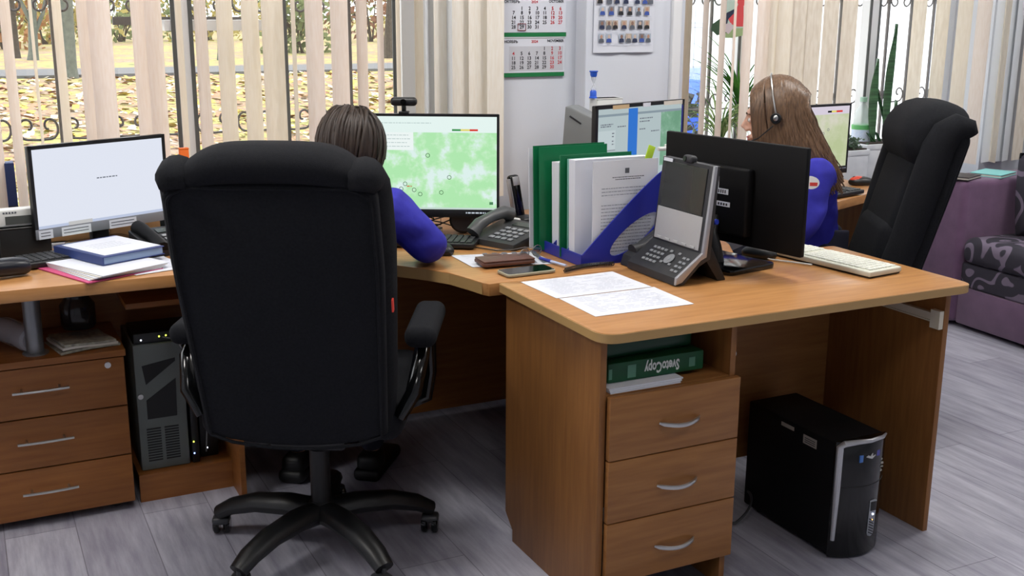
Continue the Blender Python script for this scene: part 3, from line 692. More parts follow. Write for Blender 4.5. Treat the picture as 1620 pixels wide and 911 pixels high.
obj('camera_body', MB().box((0, .004, .038), (.086, .026, .028), None, .0135, 5), BLACKP, wc)
obj('lens', MB().cyl((0, 0, 0), .009, .004, 20, TR(0, -.010, .038) @ RX(PI/2)), BLACKG, wc)
obj('clip', MB().box((0, .006, .004), (.032, .034, .008), None, .003).box((0, .004, .016), (.014, .014, .02), None, .003), BLACKP, wc)
q = at(730, 371, 'z', Z) if 0 else at(730, 371, 'z', DH)
hb_ = thing('speaker', 'round black desk speaker under the right half of the green map monitor', 'speaker', (q.x+.02, q.y+.03, DH), math.radians(-30))
obj('body', MB().lathe([(.030, -.03), (.044, -.02), (.046, 0), (.044, .02), (.040, .024)], (0, 0, 0), 28, TR(0, 0, .0462) @ RX(PI/2)), BLACKP, hb_); obj('grille', MB().lathe([(.039, .0), (.036, .004), (.02, .001), (.001, .003)], (0, 0, 0), 24, TR(0, -.0235, .0462) @ RX(PI/2)), DARKG, hb_)
# monitor with the blue stripe
a = math.radians(17); TL = atd(942, 168, 3.80)
mB, sc, zt, R_ = monitor('computer_monitor', 'monitor with a bright blue vertical bar on its screen, behind the blue file sorter', .48, .30, TL, a, .013, .02, (.2, .17), None, None, 0, emis('screen_ice', '#c3d3d6', .8))
patch(sc, R_, (.345, .455, 0, .985), E_BLU, 'blue_bar', 3); patch(sc, R_, (.74, 1, .18, .90), emis_map('map_dull', ['#7fb193', '#8fbfa2', '#b7d4c8'], 18, .75), 'screen_map', 2)
patch(sc, R_, (.0, 1, .90, .93), emis('tool_line', '#9fb0bb', .7), 'toolbar', 2); patch(sc, R_, (.0, .2, .47, .72), emis('list_box', '#cfdde0', .82), 'list_box', 2); patch(sc, R_, (0, .2, .455, .47), E_GREY, 'divider', 2); patch(sc, R_, (.0, .19, .20, .26), E_GREY, 'divider', 2)
lines(sc, R_, [(.03, .17, .80), (.03, .15, .775), (.22, .32, .76), (.16, .185, .68), (.16, .185, .64), (.16, .185, .58), (.16, .185, .54), (.48, .64, .84), (.48, .6, .80), (.62, .72, .66), (.48, .55, .7)], E_TXT, 'screen_text', 3, .004)
for x0, x1, m in ((-.155, -.07, mat('tan_label', '#c9ae86', .8)), (.005, .045, PAPER), (.12, .225, mat('beige_label', '#d8d2c6', .8))):
    obj('paper_label', MB().bb(x0, x1, -.0045, -.0032, zt-.016, zt-.002), m, mB, smooth=False)
obj('blue_strip', MB().bb(.2405-.017, .2405-.010, -.0045, -.003, zt-.29, zt-.02), mat('blue_strip', '#2a2a8a', .5), mB, smooth=False)
# right monitor behind the woman
a = math.radians(4); TL = atd(1347, 163, 4.55) - Vector((math.cos(a), math.sin(a), 0))*.45
mR, sc, zt, R_ = monitor('computer_monitor', 'monitor with a pale map on its screen, right of the long haired woman', .45, .283, TL, a, .009, .03, (.2, .16), None, None, 0, emis('screen_lilac', '#e6ddec', .85))
patch(sc, R_, (0, 1, 0, .87), emis_map('map_pale', ['#c6d3a4', '#d3dbb6', '#e4e2d0'], 9, .85, (.4, .52, .65)), 'screen_map')
for a0, a1, m in ((.72, .77, E_DK), (.77, .83, E_YEL), (.83, .91, E_RED)): patch(sc, R_, (a0, a1, .90, .93), m, 'status_chip', 2)
rings(sc, R_, [(.74, .62), (.68, .56), (.55, .5)], .005, E_TXT); lines(mR, (-.225, .225, zt-.283, zt-.253), [(.78, .98, .7)], E_TXT, 'taskbar_icons', 12, .004)
# black monitor seen from behind: built with its screen away from the camera
a = math.radians(-79); dv = Vector((math.cos(a), math.sin(a), 0)); TL = Vector((1.930, 2.852, 1.114)); 
t = thing('computer_monitor', 'black monitor seen from behind on the front desk, white label stickers on its back', 'computer monitor', (TL.x+dv.x*.265, TL.y+dv.y*.265, DH), a)
zt = TL.z-DH; h = .30
# local x runs from far end to near end; local -y is toward the camera side (-X): the back
obj('casing', MB().bb(-.265, .265, -.004, .014, zt-h, zt, .004), MATTB, t)
obj('screen', MB().bb(-.258, .258, .0142, .0150, zt-h+.02, zt-.008), emis('screen_dim', '#5f7688', .5), t, smooth=False)
hb = obj('back_housing', MB().bb(-.11, .09, -.034, -.004, zt-.27, zt-.075, .008, 3), MATTB, t)
mb = MB().bb(-.062, -.015, -.0352, -.0342, zt-.14, zt-.105).bb(-.068, .022, -.0356, -.0346, zt-.155, zt-.139).bb(-.02, .03, -.0352, -.0342, zt-.19, zt-.176)
obj('sticker', mb, PAPER, hb, smooth=False)
mb = MB()
for k in range(5): mb.bb(-.058, -.022, -.0358, -.0353, zt-.136+.006*k, zt-.134+.006*k)
for k in range(9): mb.bb(-.055+.008*k, -.051+.008*k, -.0361, -.0357, zt-.152, zt-.142)
for k in range(4): mb.bb(-.015+.010*k, -.009+.010*k, -.0358, -.0353, zt-.187, zt-.18)
obj('sticker_print', mb, INKD, hb, smooth=False)
obj('stand_neck', MB().tube([(-.03, -.04, zt-.22), (-.02, -.06, zt-.27), (.0, -.065, .06), (.0, -.055, .010)], [.022, .024, .026, .03], 14, flat=.6), BLACKP, t)
obj('stand_foot', MB().prism(round_corners([(-.12, -.115), (.12, -.115), (.12, .075), (-.12, .075)], [.02]*4), 0, .016, bev=.004), BLACKG, t)
pg = MB().tube([(-.06, -.075, zt-.245), (-.02, -.085, zt-.235), (.035, -.09, zt-.225)], [.009, .011, .008], 10); obj('video_plug', pg, mat('blue_plug', '#2b3fb8', .4), t)
obj('video_cable', MB().tube([(-.06, -.075, zt-.245), (-.10, -.07, zt-.26), (-.12, -.05, .12), (-.10, -.03, .03)], .004, 8), BLACKP, t)
# ================================================================== ITEMS ON THE FRONT DESK
Z = DH
def paper_sheet(name, label, P0, P1, P3, group=None, rows=12, z=Z, m=PAPER, head=True):
    """sheet from corner P0 with edges to P1 and P3"""
    P0 = Vector(P0); e1 = Vector(P1)-P0; e2 = Vector(P3)-P0; M = frame((P0.x, P0.y, z), (e1.x, e1.y, 0), (e2.x, e2.y, 0)); L1, L2 = e1.length, e2.length
    t = thing(name, label, 'paper', (P0.x, P0.y, z), 0, group)
    def f(s, v): p = M @ Vector((s*L1, v*L2, .0008 + .0012*max(0, s-.8)*max(0, v-.6)*10)); return p
    mb = MB().sheet(f, 6, 6, .0005); obj('sheet', mb, m, t, world=True)
    mb = MB(); rnd = random.Random(int(P0.x*1000))
    for k in range(rows):
        v = .92 - .84*k/rows; x = .1
        while x < .88:
            wv = rnd.uniform(.02, .10); 
            if rnd.random() < .72: mb.quad(*[M @ Vector((a*L1, b*L2, .0022)) for a, b in ((x, v), (min(x+wv, .9), v), (min(x+wv, .9), v+.012), (x, v+.012))])
            x += wv+.015
    obj('print', mb, mat('faint_print', '#bcc1ce', .9), t, world=True, smooth=False)
    return t
gA = 'printed sheets on the front desk'
paper_sheet('paper_sheet', 'printed white sheet on the front desk, the one nearer the blue file sorter', (1.335, 2.446), (1.625, 2.446), (1.330, 2.642))
paper_sheet('paper_sheet', 'white sheet nearest the front edge of the front desk', (1.337, 2.252), (1.624, 2.250), (1.340, 2.441))
# video phone, faces -X
vp = thing('video_phone', 'dark video telephone with tilted screen, silver edge and keypad on the front desk', 'telephone', (1.68, 2.54, Z))
y0, y1 = 2.416, 2.664
k0 = Vector((1.682, 0, Z+.012)); kk = at(1118, 405, 'y', y0); kt = at(1136, 264, 'y', y0)
pr_side = [(k0.x, Z+.002), (k0.x+.002, Z+.022), (kk.x-.012, kk.z+.006), (kt.x-.008, kt.z), (kt.x+.012, kt.z), (kk.x+.016, kk.z-.012), (kk.x-.02, kk.z-.03), (k0.x+.03, Z+.002)]
obj('body', MB().prism(pr_side, y0+.004, y1, 'xz', bev=.003), DARKG, vp, world=True)
obj('silver_side', MB().prism([(k0.x-.001, Z+.004), (k0.x+.001, Z+.024), (kk.x-.013, kk.z+.008), (kt.x-.009, kt.z+.001), (kt.x+.001, kt.z+.001), (kk.x+.001, kk.z-.004), (kk.x-.018, kk.z-.012), (k0.x+.02, Z+.010)], y0, y0+.010, 'xz', bev=.002), SILVER, vp, world=True)
K0 = Vector((k0.x+.002, y1, Z+.0225)); K1 = Vector((kk.x-.012, y1, kk.z+.0065)); T1 = Vector((kt.x-.008, y1, kt.z))
KM = frame(K0, (0, -1, 0), K1-K0); kl = (K1-K0).length                       # keypad plane: x to the near side, y up the slope
SM = frame(K1, (0, -1, 0), T1-K1); sl = (T1-K1).length
wv = y1-y0
obj('screen', MB().bb(.022, wv-.028, sl*.42, sl*.96, .0005, .003, .001, 1, SM), mat('dark_lcd', '#2a2c2b', .18), vp, world=True)
obj('silver_band', MB().bb(.012, wv-.020, sl*.02, sl*.41, .0005, .004, .001, 1, SM), mat('silver_band', '#bdbdbd', .35, metal=.3), vp, world=True)
obj('label_strip', MB().bb(.012, .055, sl*.955, sl*.995, .003, .0045, 0, 1, SM), PAPER, vp, world=True)
for k in range(5): obj('soft_key', MB().bb(.03+.04*k, .052+.04*k, sl*.03, sl*.06, .004, .007, .001, 1, SM), LGREY, vp, world=True)
KEY = mat('phone_key', '#8b8e92', .4); kx = wv*.10
for r_ in range(4):
    for q in range(4 if r_ < 4 else 0):
        obj('key', MB().bb(.045+.018*q, .058+.018*q, kl*(.22+.16*r_), kl*(.22+.16*r_)+.008, .0, .003, .001, 1, KM), KEY, vp, world=True)
for r_ in range(4):
    for q in range(2): obj('key', MB().bb(.195+.018*q, .208+.018*q, kl*(.15+.16*r_), kl*(.15+.16*r_)+.008, .0, .003, .001, 1, KM), KEY, vp, world=True)
obj('navigation_ring', MB().lathe([(.010, 0), (.016, .001), (.018, .003), (.014, .004), (.008, .003), (.006, .005), (.001, .005)], (0, 0, 0), 20, KM @ TR(.15, kl*.5, 0)), KEY, vp, world=True)
for q in ((.13, .30), (.17, .30), (.13, .72), (.17, .72)): obj('key', MB().bb(q[0]-.006, q[0]+.006, kl*q[1], kl*q[1]+.008, 0, .003, .001, 1, KM), KEY, vp, world=True)
cb = obj('camera', MB().box((.13, sl*1.03, .0), (.042, .022, .026), SM, .009, 4), DARKG, vp, world=True)
obj('camera_lens', MB().cyl((0, 0, 0), .007, .004, 16, SM @ TR(.125, sl*1.03, .014)), BLACKG, cb, world=True)
hs = MB(); hM = frame(Vector((k0.x+.04, y1+.005, Z+.052)), (0, 1, 0), K1-K0)
hs.tube([hM @ Vector((.022, -.01, .004)), hM @ Vector((.022, .03, .022)), hM @ Vector((.022, .10, .030)), hM @ Vector((.022, .17, .022)), hM @ Vector((.022, .205, .004))], [.024, .02, .017, .02, .024], 12, flat=.8)
obj('handset', hs, DARKG, vp, world=True)
obj('handset_cradle', MB().bb(y1, y1+.05, 0, 0, 0, 0) if 0 else MB().prism([(k0.x+.01, Z+.002), (k0.x+.02, Z+.03), (kk.x+.03, kk.z+.02), (kk.x+.05, kk.z-.02), (kk.x+.0, Z+.002)], y1, y1+.055, 'xz', bev=.003), DARKG, vp, world=True)
fk = at(1140, 446, 'z', Z)
obj('support_leg', MB().prism([(kk.x+.004, kk.z-.012), (kk.x+.02, kk.z+.03), (kk.x+.075, Z+.004), (kk.x+.075, Z+.0), (kk.x+.05, Z)], y0+.012, y1-.02, 'xz', bev=.002), BLACKP, vp, world=True)
cordp = []
c0 = Vector((1.66, 2.70, Z+.008)); c1 = Vector((1.49, 2.685, Z+.008))
for k in range(170):
    s = k/169; p = c0.lerp(c1, s) + Vector((0, .02*math.sin(s*PI), 0)); q = s*2*PI*34; cordp.append(p + Vector((0, .006*math.cos(q), .006*math.sin(q))))
obj('cord', MB().tube(cordp, .0016, 5), BLACKP, vp, world=True)

# blue vertical file sorter with its folders
fs = thing('file_sorter', 'blue plastic vertical file sorter full of folders between the telephones', 'file sorter', (1.70, 2.87, Z))
FX0, FX1, FY0, FY1 = 1.575, 1.86, 2.735, 3.005
div = [(FX0, Z+.004), (FX1, Z+.004), (FX1, Z+.262), (FX1-.014, Z+.272)] + [(FX1-.014 - .27*s, Z+.272 - .232*(1-(1-s)**1.0)*(.55+.45*s) - .0) for s in [k/12 for k in range(1, 13)]]
div = [(FX0, Z+.004), (FX1, Z+.004), (FX1, Z+.268), (FX1-.012, Z+.268)] + [(FX1-.012-(FX1-.012-FX0)*s, Z+.268-.235*s**1.12) for s in [k/12 for k in range(1, 13)]]
for i, y in enumerate((FY0, FY0+.088, FY0+.176, FY1-.004)):
    mb = MB(); t_ = bmesh.new()
    if i == 0:
        n = 24; cx_, cz_ = FX0+.175, Z+.082; inner = [(cx_ + .082*math.cos(q) - .012*math.sin(q), cz_ + .052*math.cos(q) + .030*math.sin(q)) for q in [-PI*.5 - 2*PI*k/n for k in range(n+1)]]
        key = [(cx_-.004, Z+.004)] + [(FX1, Z+.004)] + div[2:] + [(FX0, Z+.004), (cx_-.0041, Z+.004)] + [(a-.00005, b) for a, b in inner[:1]] + inner[1:-1] + [(inner[-1][0]+.00005, inner[-1][1])]
        mb.prism(key, y, y+.004, 'xz')
    else: mb.prism(div, y, y+.004, 'xz')
    obj('divider', mb, BLUEP, fs, world=True, smooth=False)
obj('tray_base', MB().bb(FX0, FX1, FY0, FY1, Z+.0005, Z+.006), BLUEP, fs, world=True, smooth=False)
obj('front_lip', MB().bb(FX0-.004, FX0, FY0, FY1, Z+.0005, Z+.034), BLUEP, fs, world=True, smooth=False)
obj('back_wall', MB().bb(FX1-.004, FX1, FY0, FY1, Z+.006, Z+.2), BLUEP, fs, world=True, smooth=False)
def stand_doc(name, label, cat, y, x0, x1, h, m, th=.004, lean=0, group=None, tab=None):
    t = thing(name, label, cat, ((x0+x1)/2, y, Z+.0065), 0, group)
    def f(s, v): return (x0-(x0+x1)/2 + (x1-x0)*s, lean*v + .004*math.sin(PI*s)*v, h*v)
    obj('cover', MB().sheet(f, 6, 8, th), m, t); return t
stand_doc('folder', 'green plastic folder at the far end of the blue file sorter', 'folder', FY0+.240, FX0-.032, FX0+.215, .315, GREENP, .003, .012)
stand_doc('folder', 'white document folder left of the green one in the blue file sorter', 'folder', FY0+.257, FX0-.038, FX0+.205, .306, PAPER, .003, .012)
stand_doc('folder', 'second green folder standing just behind the end green one', 'folder', FY0+.225, FX0-.02, FX0+.215, .312, GREENP, .004, .01)
stand_doc('paper_bundle', 'bundle of papers in a clear sleeve between green folders', 'papers', FY0+.165, FX0+.012, FX0+.24, .272, mat('sleeve_paper', '#dfe3e8', .35), .040, .006)
stand_doc('folder', 'third green folder behind the white paper bundle', 'folder', FY0+.118, FX0-.008, FX0+.235, .300, GREENP, .004, .008)
stand_doc('folder', 'pale turquoise folder beside the white documents in the sorter', 'folder', FY0+.108, FX0+.012, FX0+.258, .290, mat('turquoise_plastic', '#8fcabb', .35), .004, .008)
stand_doc('paper_bundle', 'thick bundle of white papers in a clear file in the sorter', 'papers', FY0+.055, FX0+.005, FX0+.255, .293, PAPER, .034, .006)
t = stand_doc('document', 'printed letter with small emblem facing out of the blue file sorter', 'paper', FY0+.014, FX0+.04, FX0+.26, .292, mat('letter_paper', '#e4e6ec', .6), .002, .004)
LM = frame((0, -.0045, 0), (1, 0, 0), (0, 0, 1))
mb = MB(); rnd = random.Random(9)
obj('emblem', MB().bb(-.008, .006, .255, .270, 0, .0004, 0, 1, LM), INK, t, smooth=False)
for k, (a, b) in enumerate(((-.05, .05), (-.04, .045))): 
    x = a
    while x < b: wv = rnd.uniform(.003, .009); mb.bb(x, x+wv, .243-.006*k, .2455-.006*k, 0, .0004, 0, 1, LM); x += wv+.0015
obj('heading', mb, INK, t, smooth=False); mb = MB()
for k in range(20):
    z = .212-.0098*k
    if k in (3, 4): continue
    x = -.085
    while x < (.08 if k > 4 else .06): wv = rnd.uniform(.004, .014); mb.bb(x, x+wv, z, z+.0024, 0, .0004, 0, 1, LM); x += wv+.002
obj('print', mb, mat('letter_ink', '#8f939d', .9), t, smooth=False)
hl = at(1020, 248, 'y', FY0+.03)
one('sticky_tab', MB().box((0, 0, .0), (.026, .003, .05), RY(.35), .002), mat('lime_paper', '#b9dd3a', .6), 'lime green sticky tab poking from the white papers', 'sticky note', (FX0+.235, FY0+.026, Z+.31), .1)
# phones, glasses, pens on the curved desk
paper_sheet('paper_sheet', 'white form with dark bars lying under the brown phone case', (1.285, 2.86), (1.53, 2.80), (1.290, 3.03), None, 10)
mb = MB()
Mq = frame((1.285, 2.86, Z+.0024), (.245, -.06, 0), (.06, .245, 0))
for k in range(6): mb.bb(.06+.03*k, .075+.03*k, .015, .17, 0, .0003, 0, 1, Mq)
o = bpy.data.objects[[x.name for x in bpy.data.objects if x.get('label', '').startswith('white form')][0]]
obj('dark_bar', mb, mat('bar_print', '#6f757f', .9), o, world=True, smooth=False)
ph = thing('phone_case', 'brown leather phone case lying on the white form', 'phone', (1.385, 2.855, Z+.0035), math.radians(-4))
obj('cover', MB().box((0, 0, .008), (.16, .082, .013), None, .005, 3), mat('brown_leather', '#6b4a42', .5, var='#5b3d36', scale=60), ph)
obj('flap', MB().box((.0, -.002, .0165), (.158, .078, .004), None, .0018, 2), mat('brown_leather'), ph)
obj('clasp', MB().box((-.02, .045, .017), (.05, .03, .003), None, .0012), mat('brown_leather'), ph)
sm = thing('smartphone', 'black smartphone lying screen up at the curved desk edge', 'phone', (1.395, 2.735, Z+.0005), math.radians(2))
obj('body', MB().prism(rrect(.155, .075, .012), 0, .009, bev=.003), mat('champagne_case', '#a9a58f', .35), sm)
obj('screen', MB().prism(rrect(.149, .069, .010), .0085, .0096), BLACKG, sm)
pn = thing('pen', 'blue and clear ballpoint pen lying before the blue file sorter', 'pen', (1.515, 2.80, Z+.0065), math.radians(100))
obj('barrel', MB().tube([(-.06, 0, 0), (.05, 0, 0)], .004, 10), mat('clear_blue', '#b9c8ea', .2), pn); obj('cap', MB().tube([(.01, 0, 0), (.062, 0, 0)], .0048, 10), BLUEP, pn); obj('tip', MB().tube([(-.06, 0, 0), (-.072, 0, 0)], [.003, .0006], 8), CHROME, pn)
gl = thing('eyeglasses', 'thin grey eyeglasses lying beside the brown phone case', 'glasses', (1.485, 2.885, Z+.003), .5)
for sg in (-1, 1):
    obj('rim', MB().tube([(sg*.033+.024*math.cos(q), 0, .018+.016*math.sin(q)) for q in [2*PI*k/18 for k in range(18)]], .0013, 6, closed=True), mat('grey_rim', '#76706e', .3), gl)
    obj('lens', MB().prism([(sg*.033+.0235*math.cos(q), .018+.0155*math.sin(q)) for q in [2*PI*k/18 for k in range(18)]], -.0004, .0004, 'xz'), mat_pane('lens_glass', '#eef2f2', .12), gl)
    obj('temple', MB().tube([(sg*.057, 0, .02), (sg*.058, .06, .016), (sg*.05, .11, .002)], .0013, 6), mat('grey_rim'), gl)
obj('bridge', MB().tube([(-.01, 0, .02), (0, 0, .024), (.01, 0, .02)], .0013, 6), mat('grey_rim'), gl)

# white keyboard, mouse, cable
def keyboard(name, label, loc, rz, L, Wd, body, keym, base=None, tilt=0, group=None):
    t = thing(name, label, 'keyboard', loc, rz, group)
    obj('body', MB().box((0, 0, .012), (L, Wd, .016), RX(tilt), .004, 3), body, t)
    if base: obj('base', MB().box((0, 0, .004), (L*.985, Wd*.95, .008), None, .002), base, t)
    nx, ny = int(L/.0195)-1, 6; ks = MB(); px_ = (L-.02)/nx; py_ = (Wd-.022)/ny
    for j in range(ny):
        for i in range(nx):
            if i in (nx-5, nx-9) and L > .4: continue
            ks.box((-L/2+.01+px_*(i+.5), -Wd/2+.010+py_*(j+.5), .0215), (px_*.84, py_*.82, .005), RX(tilt), .001, 1)
    k_ = obj('keys', ks, keym, t, smooth=False); k_['kind'] = 'stuff'
    return t
keyboard('keyboard', 'white keyboard with dark underside lying along the right of the front desk', (2.262, 2.495, Z), math.radians(97), .445, .135, mat('cream_white_plastic', '#d9dacb', .5), mat('key_white', '#e2e3d8', .5), BLACKP)
cbl = MB().tube([Vector((2.20, 2.69, Z+.012)), Vector((2.17, 2.68, Z+.006)), Vector((2.13, 2.63, Z+.004)), Vector((2.12, 2.57, Z+.004)), Vector((2.155, 2.51, Z+.004)), Vector((2.185, 2.46, Z+.004))], .0026, 8)
tag(obj('keyboard_cable', cbl, WHITEP), 'white cable looped beside the white keyboard on the front desk', 'cable')
def mouse(name, label, loc, rz, m1=BLACKP, m2=None):
    t = thing(name, label, 'computer mouse', loc, rz)
    mb = MB(); mb.ball((0, 0, .012), (.031, .055, .024), 20)
    bmesh.ops.bisect_plane(mb.b, geom=mb.b.verts[:]+mb.b.edges[:]+mb.b.faces[:], plane_co=(0, 0, .0005), plane_no=(0, 0, -1), clear_outer=True)
    obj('shell', mb, m1, t); obj('wheel', MB().cyl((0, 0, 0), .008, .006, 16, TR(0, .03, .029) @ RY(PI/2)), DARKG, t)
    if m2: obj('button_panel', MB().ball((0, .012, .015), (.026, .040, .0225), 18), m2, t)
    return t
mouse('computer_mouse', 'black mouse lying behind the stand of the black monitor', (2.12, 2.62, Z+.0005), .6)
mouse('computer_mouse', 'black mouse at the elbow of the short haired woman', (1.275, 3.075, Z+.0005), .3)
# white pump bottle behind the video phone
wb_ = atd(1042, 262, 3.5); t = thing('pump_bottle', 'white pump bottle standing behind the video phone', 'bottle', (2.03, 2.99, Z))
zz = atd(1042, 228, (Vector((2.03, 2.99, 1)) - CAM).dot(FW)).z - Z
obj('bottle', MB().lathe([(.022, 0), (.024, .004), (.024, zz*.62), (.018, zz*.72), (.011, zz*.76), (.011, zz*.80)], seg=20), WHITEP, t)
obj('pump_head', MB().lathe([(.014, zz*.80), (.014, zz*.88), (.006, zz*.89), (.006, zz*.95), (.013, zz*.96), (.013, zz)], seg=18).box((-.02, -.008, zz*.965), (.05, .014, .012), None, .004), WHITEP, t)

# ================================================================== BENEATH THE FRONT DESK
t = thing('computer_tower', 'black computer tower with silver trim standing beneath the front desk', 'computer', (2.035, 2.12, 0))
tw, tdp, thh = .178, .40, .345
obj('case', MB().bb(0, tw, .028, tdp, .012, thh-.004, .006), MATTB, t)
fp_ = [(0, .03)] + [(tw*k/10, .026-.034*math.sin(PI*k/10)**.8) for k in range(0, 11)] + [(tw, .03)]
obj('front_panel', MB().prism(fp_, .006, thh, 'xy', bev=.003), BLACKG, t)
trm = MB().tube([(.004, .016, .06), (.004, .014, .2), (.004, .014, thh-.012), (.012, .006, thh-.002), (.05, -.004, thh+.001), (.09, -.010, thh+.001), (.14, -.002, thh+.001), (tw-.004, .022, thh-.004)], [.006, .009, .010, .009, .007, .006, .005, .003], 10)
obj('silver_trim', trm, SILVER, t)
pn_ = MB().prism([(.105, .07), (.108, .062), (.118, .058), (.126, .062), (.128, .07), (.132, .165), (.108, .165)], -.0085, -.001, 'xz', bev=.001); 
pp = obj('button_panel', pn_, mat('button_silver', '#9fa3aa', .3, metal=.5), t)
obj('power_button', MB().bb(.110, .130, -.0100, -.008, .135, .162, .001), BLACKG, pp)
obj('power_light', MB().ball((.120, -.0092, .125), .0028, 10), emis('blue_white_led', '#cfdcff', 6), pp); obj('disk_light', MB().ball((.119, -.0092, .108), .0018, 10), emis('amber_led', '#ffb066', 4), pp)
mb = MB()
for k in range(6): mb.box((.117, -.0092, .068+.008*k), (.018, .002, .003), TR(.117, 0, .068+.008*k) @ RY(.5) @ TR(-.117, 0, -.068-.008*k))
obj('button_ribs', mb, DARKG, pp, smooth=False)
obj('sticker', MB().bb(.058, .070, -.0072, -.004, .286, .306), mat('blue_sticker', '#3f6fb5', .4), t, smooth=False); obj('sticker', MB().bb(.118, .132, -.0035, .002, .294, .310), mat('violet_sticker', '#4a4a9c', .4), t, smooth=False)
obj('emblem', MB().prism([(.078, .300), (.086, .304), (.092, .300), (.100, .308), (.098, .298), (.110, .302), (.098, .293), (.088, .296)], -.0115, -.0085, 'xz'), LGREY, t, smooth=False)
obj('front_port', MB().bb(.148, .157, .0055, .012, .262, .268).bb(.148, .157, .0055, .012, .252, .257).cyl((0, 0, 0), .004, .003, 12, TR(.152, .0088, .243) @ RX(PI/2)).cyl((0, 0, 0), .003, .003, 12, TR(.152, .0088, .276) @ RX(PI/2)), mat('port_metal', '#9d9c90', .4, metal=.6), t, smooth=False)
obj('panel_seam', MB().prism([(x, y-.0006) for x, y in fp_], .213, .216, 'xy'), mat('seam_dark', '#050505', .6), t, smooth=False)
mb = MB().bb(-.0008, .0003, .10, .155, .296, .322); obj('sticker', mb, mat('grey_sticker', '#9a948c', .8), t, smooth=False)
obj('sticker', MB().bb(-.0008, .0003, .195, .25, .316, .327), mat('grey_sticker'), t, smooth=False)
mb = MB()
for k in range(3): mb.bb(-.0012, -.0007, .106, .148, .301+.006*k, .303+.006*k)
obj('sticker_print', mb, INKD, t, smooth=False)
for y in (.05, .35):
    for x in (.03, tw-.03): obj('foot', MB().cyl((x, y, .006), .014, .012, 14), BLACKP, t)
cb = []
for k in range(40): s = k/39; cb.append((1.78+.24*s+.02*math.sin(9*s), 2.46+.05*math.sin(7*s), .012+.05*abs(math.sin(5*s))))
tag(obj('power_cable', MB().tube(cb, .004, 6), DARKG), 'grey cable tangle on the floor left of the black computer tower', 'cable')
# paper ream and stack in the open shelf
SZ = .5822
t = thing('paper_ream', 'green pack of copy paper with upside down white lettering in the open shelf', 'paper ream', (1.50, 2.30, SZ+.011), 0)
RG = mat('green_wrapper', '#0c5a34', .45, var='#0a4a2b', scale=12)
obj('wrapper', MB().bb(-.155, .125, -.10, .11, 0, .05, .004), RG, t)
TMx = frame((-.0, -.1012, .025), (-1, 0, 0), (0, 0, -1))
obj('brand_lettering', MB().text('SvetoCopy', .038, TMx @ TR(.0, 0, 0) @ Matrix.Diagonal((.60, 1, 1, 1)), bold=.0012), mat('white_print', '#e6ede8', .7), t, smooth=False)
for a0, a1, c0_, c1_ in ((-.100, -.076, .008, .04), (.080, .098, .012, .036), (-.153, -.144, .01, .036)): obj('wrapper_print', MB().bb(a0, a1, -.1010, -.1002, c0_, c1_), mat('pale_print', '#5d8f78', .7), t, smooth=False)
t2 = thing('paper_ream', 'dark green crumpled pack lying on the lettered paper pack', 'paper ream', (1.49, 2.33, SZ+.0625), .03)
obj('wrapper', MB().bb(-.14, .12, -.10, .10, 0, .045, .010, 3), mat('dark_green_wrap', '#0a3d26', .3), t2); obj('torn_flap', MB().sheet(lambda s, v: (.06+.07*s, -.09+.03*v, .046+.018*math.sin(3*s+2*v)), 5, 5, .0008), mat('grey_film', '#8a9a92', .2), t2)
t = thing('paper_stack', 'small stack of loose white paper beneath the green pack', 'papers', (1.43, 2.29, SZ))
for k in range(3): obj('sheet', MB().bb(-.10, .10+.006*k, -.13+.004*k, .13, .0035*k, .0035*k+.0033), PAPER, t, smooth=False)

# ================================================================== ITEMS ON THE LEFT DESK
keyboard('keyboard', 'black keyboard in front of the left monitor', (.275, 3.455, Z), math.radians(17), .34, .13, BLACKP, mat('key_black', '#26282b', .45), None)
fd = thing('folder', 'pink folder with loose white papers under the blue notebook', 'folder', (.315, 3.30, Z), math.radians(24))
obj('cover', MB().bb(-.115, .115, -.15, .15, 0, .003), mat('pink_card', '#c64a78', .6), fd, smooth=False)
for k in range(5): obj('sheet', MB().box((.012+.002*k, -.004*k, .0045+.0028*k), (.215, .285, .0024), RZ(.03*(k-2))), PAPER2 if k % 2 else PAPER, fd, smooth=False)
nb = thing('notebook', 'dark blue bound notebook with white cover sheet on the paper pile', 'notebook', (.362, 3.395, Z+.0185), math.radians(26))
obj('cover', MB().bb(-.10, .10, -.125, .125, 0, .002).bb(-.10, .10, -.125, .125, .022, .024).bb(-.102, -.098, -.125, .125, 0, .024), mat('navy_cover', '#2f3f77', .5), nb, smooth=False)
obj('pages', MB().bb(-.097, .096, -.121, .121, .002, .022), mat('bluish_pages', '#8ea2c0', .8), nb, smooth=False)
tp = obj('cover_sheet', MB().bb(-.085, .098, -.11, .11, .0242, .025), PAPER, nb, smooth=False)
mb = MB(); rnd = random.Random(5)
for k in range(4):
    x = -.05
    while x < .05: wv = rnd.uniform(.006, .014); mb.bb(x, x+wv, .04-.02*k, .0435-.02*k, .0251, .0254); x += wv+.003
obj('print', mb, mat('faint_print'), nb, smooth=False)
paper_sheet('paper_sheet', 'white sheet lying at the right of the blue notebook', (.40, 3.16), (.55, 3.20), (.36, 3.34), None, 8, Z+.0002)
one('sticky_note', MB().box((0, 0, .001), (.076, .076, .002), None), mat('pale_green_paper', '#cfe3b2', .8), 'pale green sticky note behind the blue notebook', 'sticky note', (.305, 3.555, Z+.022), .35)
one('card_box', MB().box((0, 0, .010), (.10, .09, .02), None, .002), BLACKP, 'flat black box under the pale green sticky note', 'box', (.305, 3.56, Z+.0005), .35)
hs = thing('telephone_handset', 'black rounded handset lying at the left end of the desk', 'handset', (.055, 3.275, Z+.026), math.radians(18))
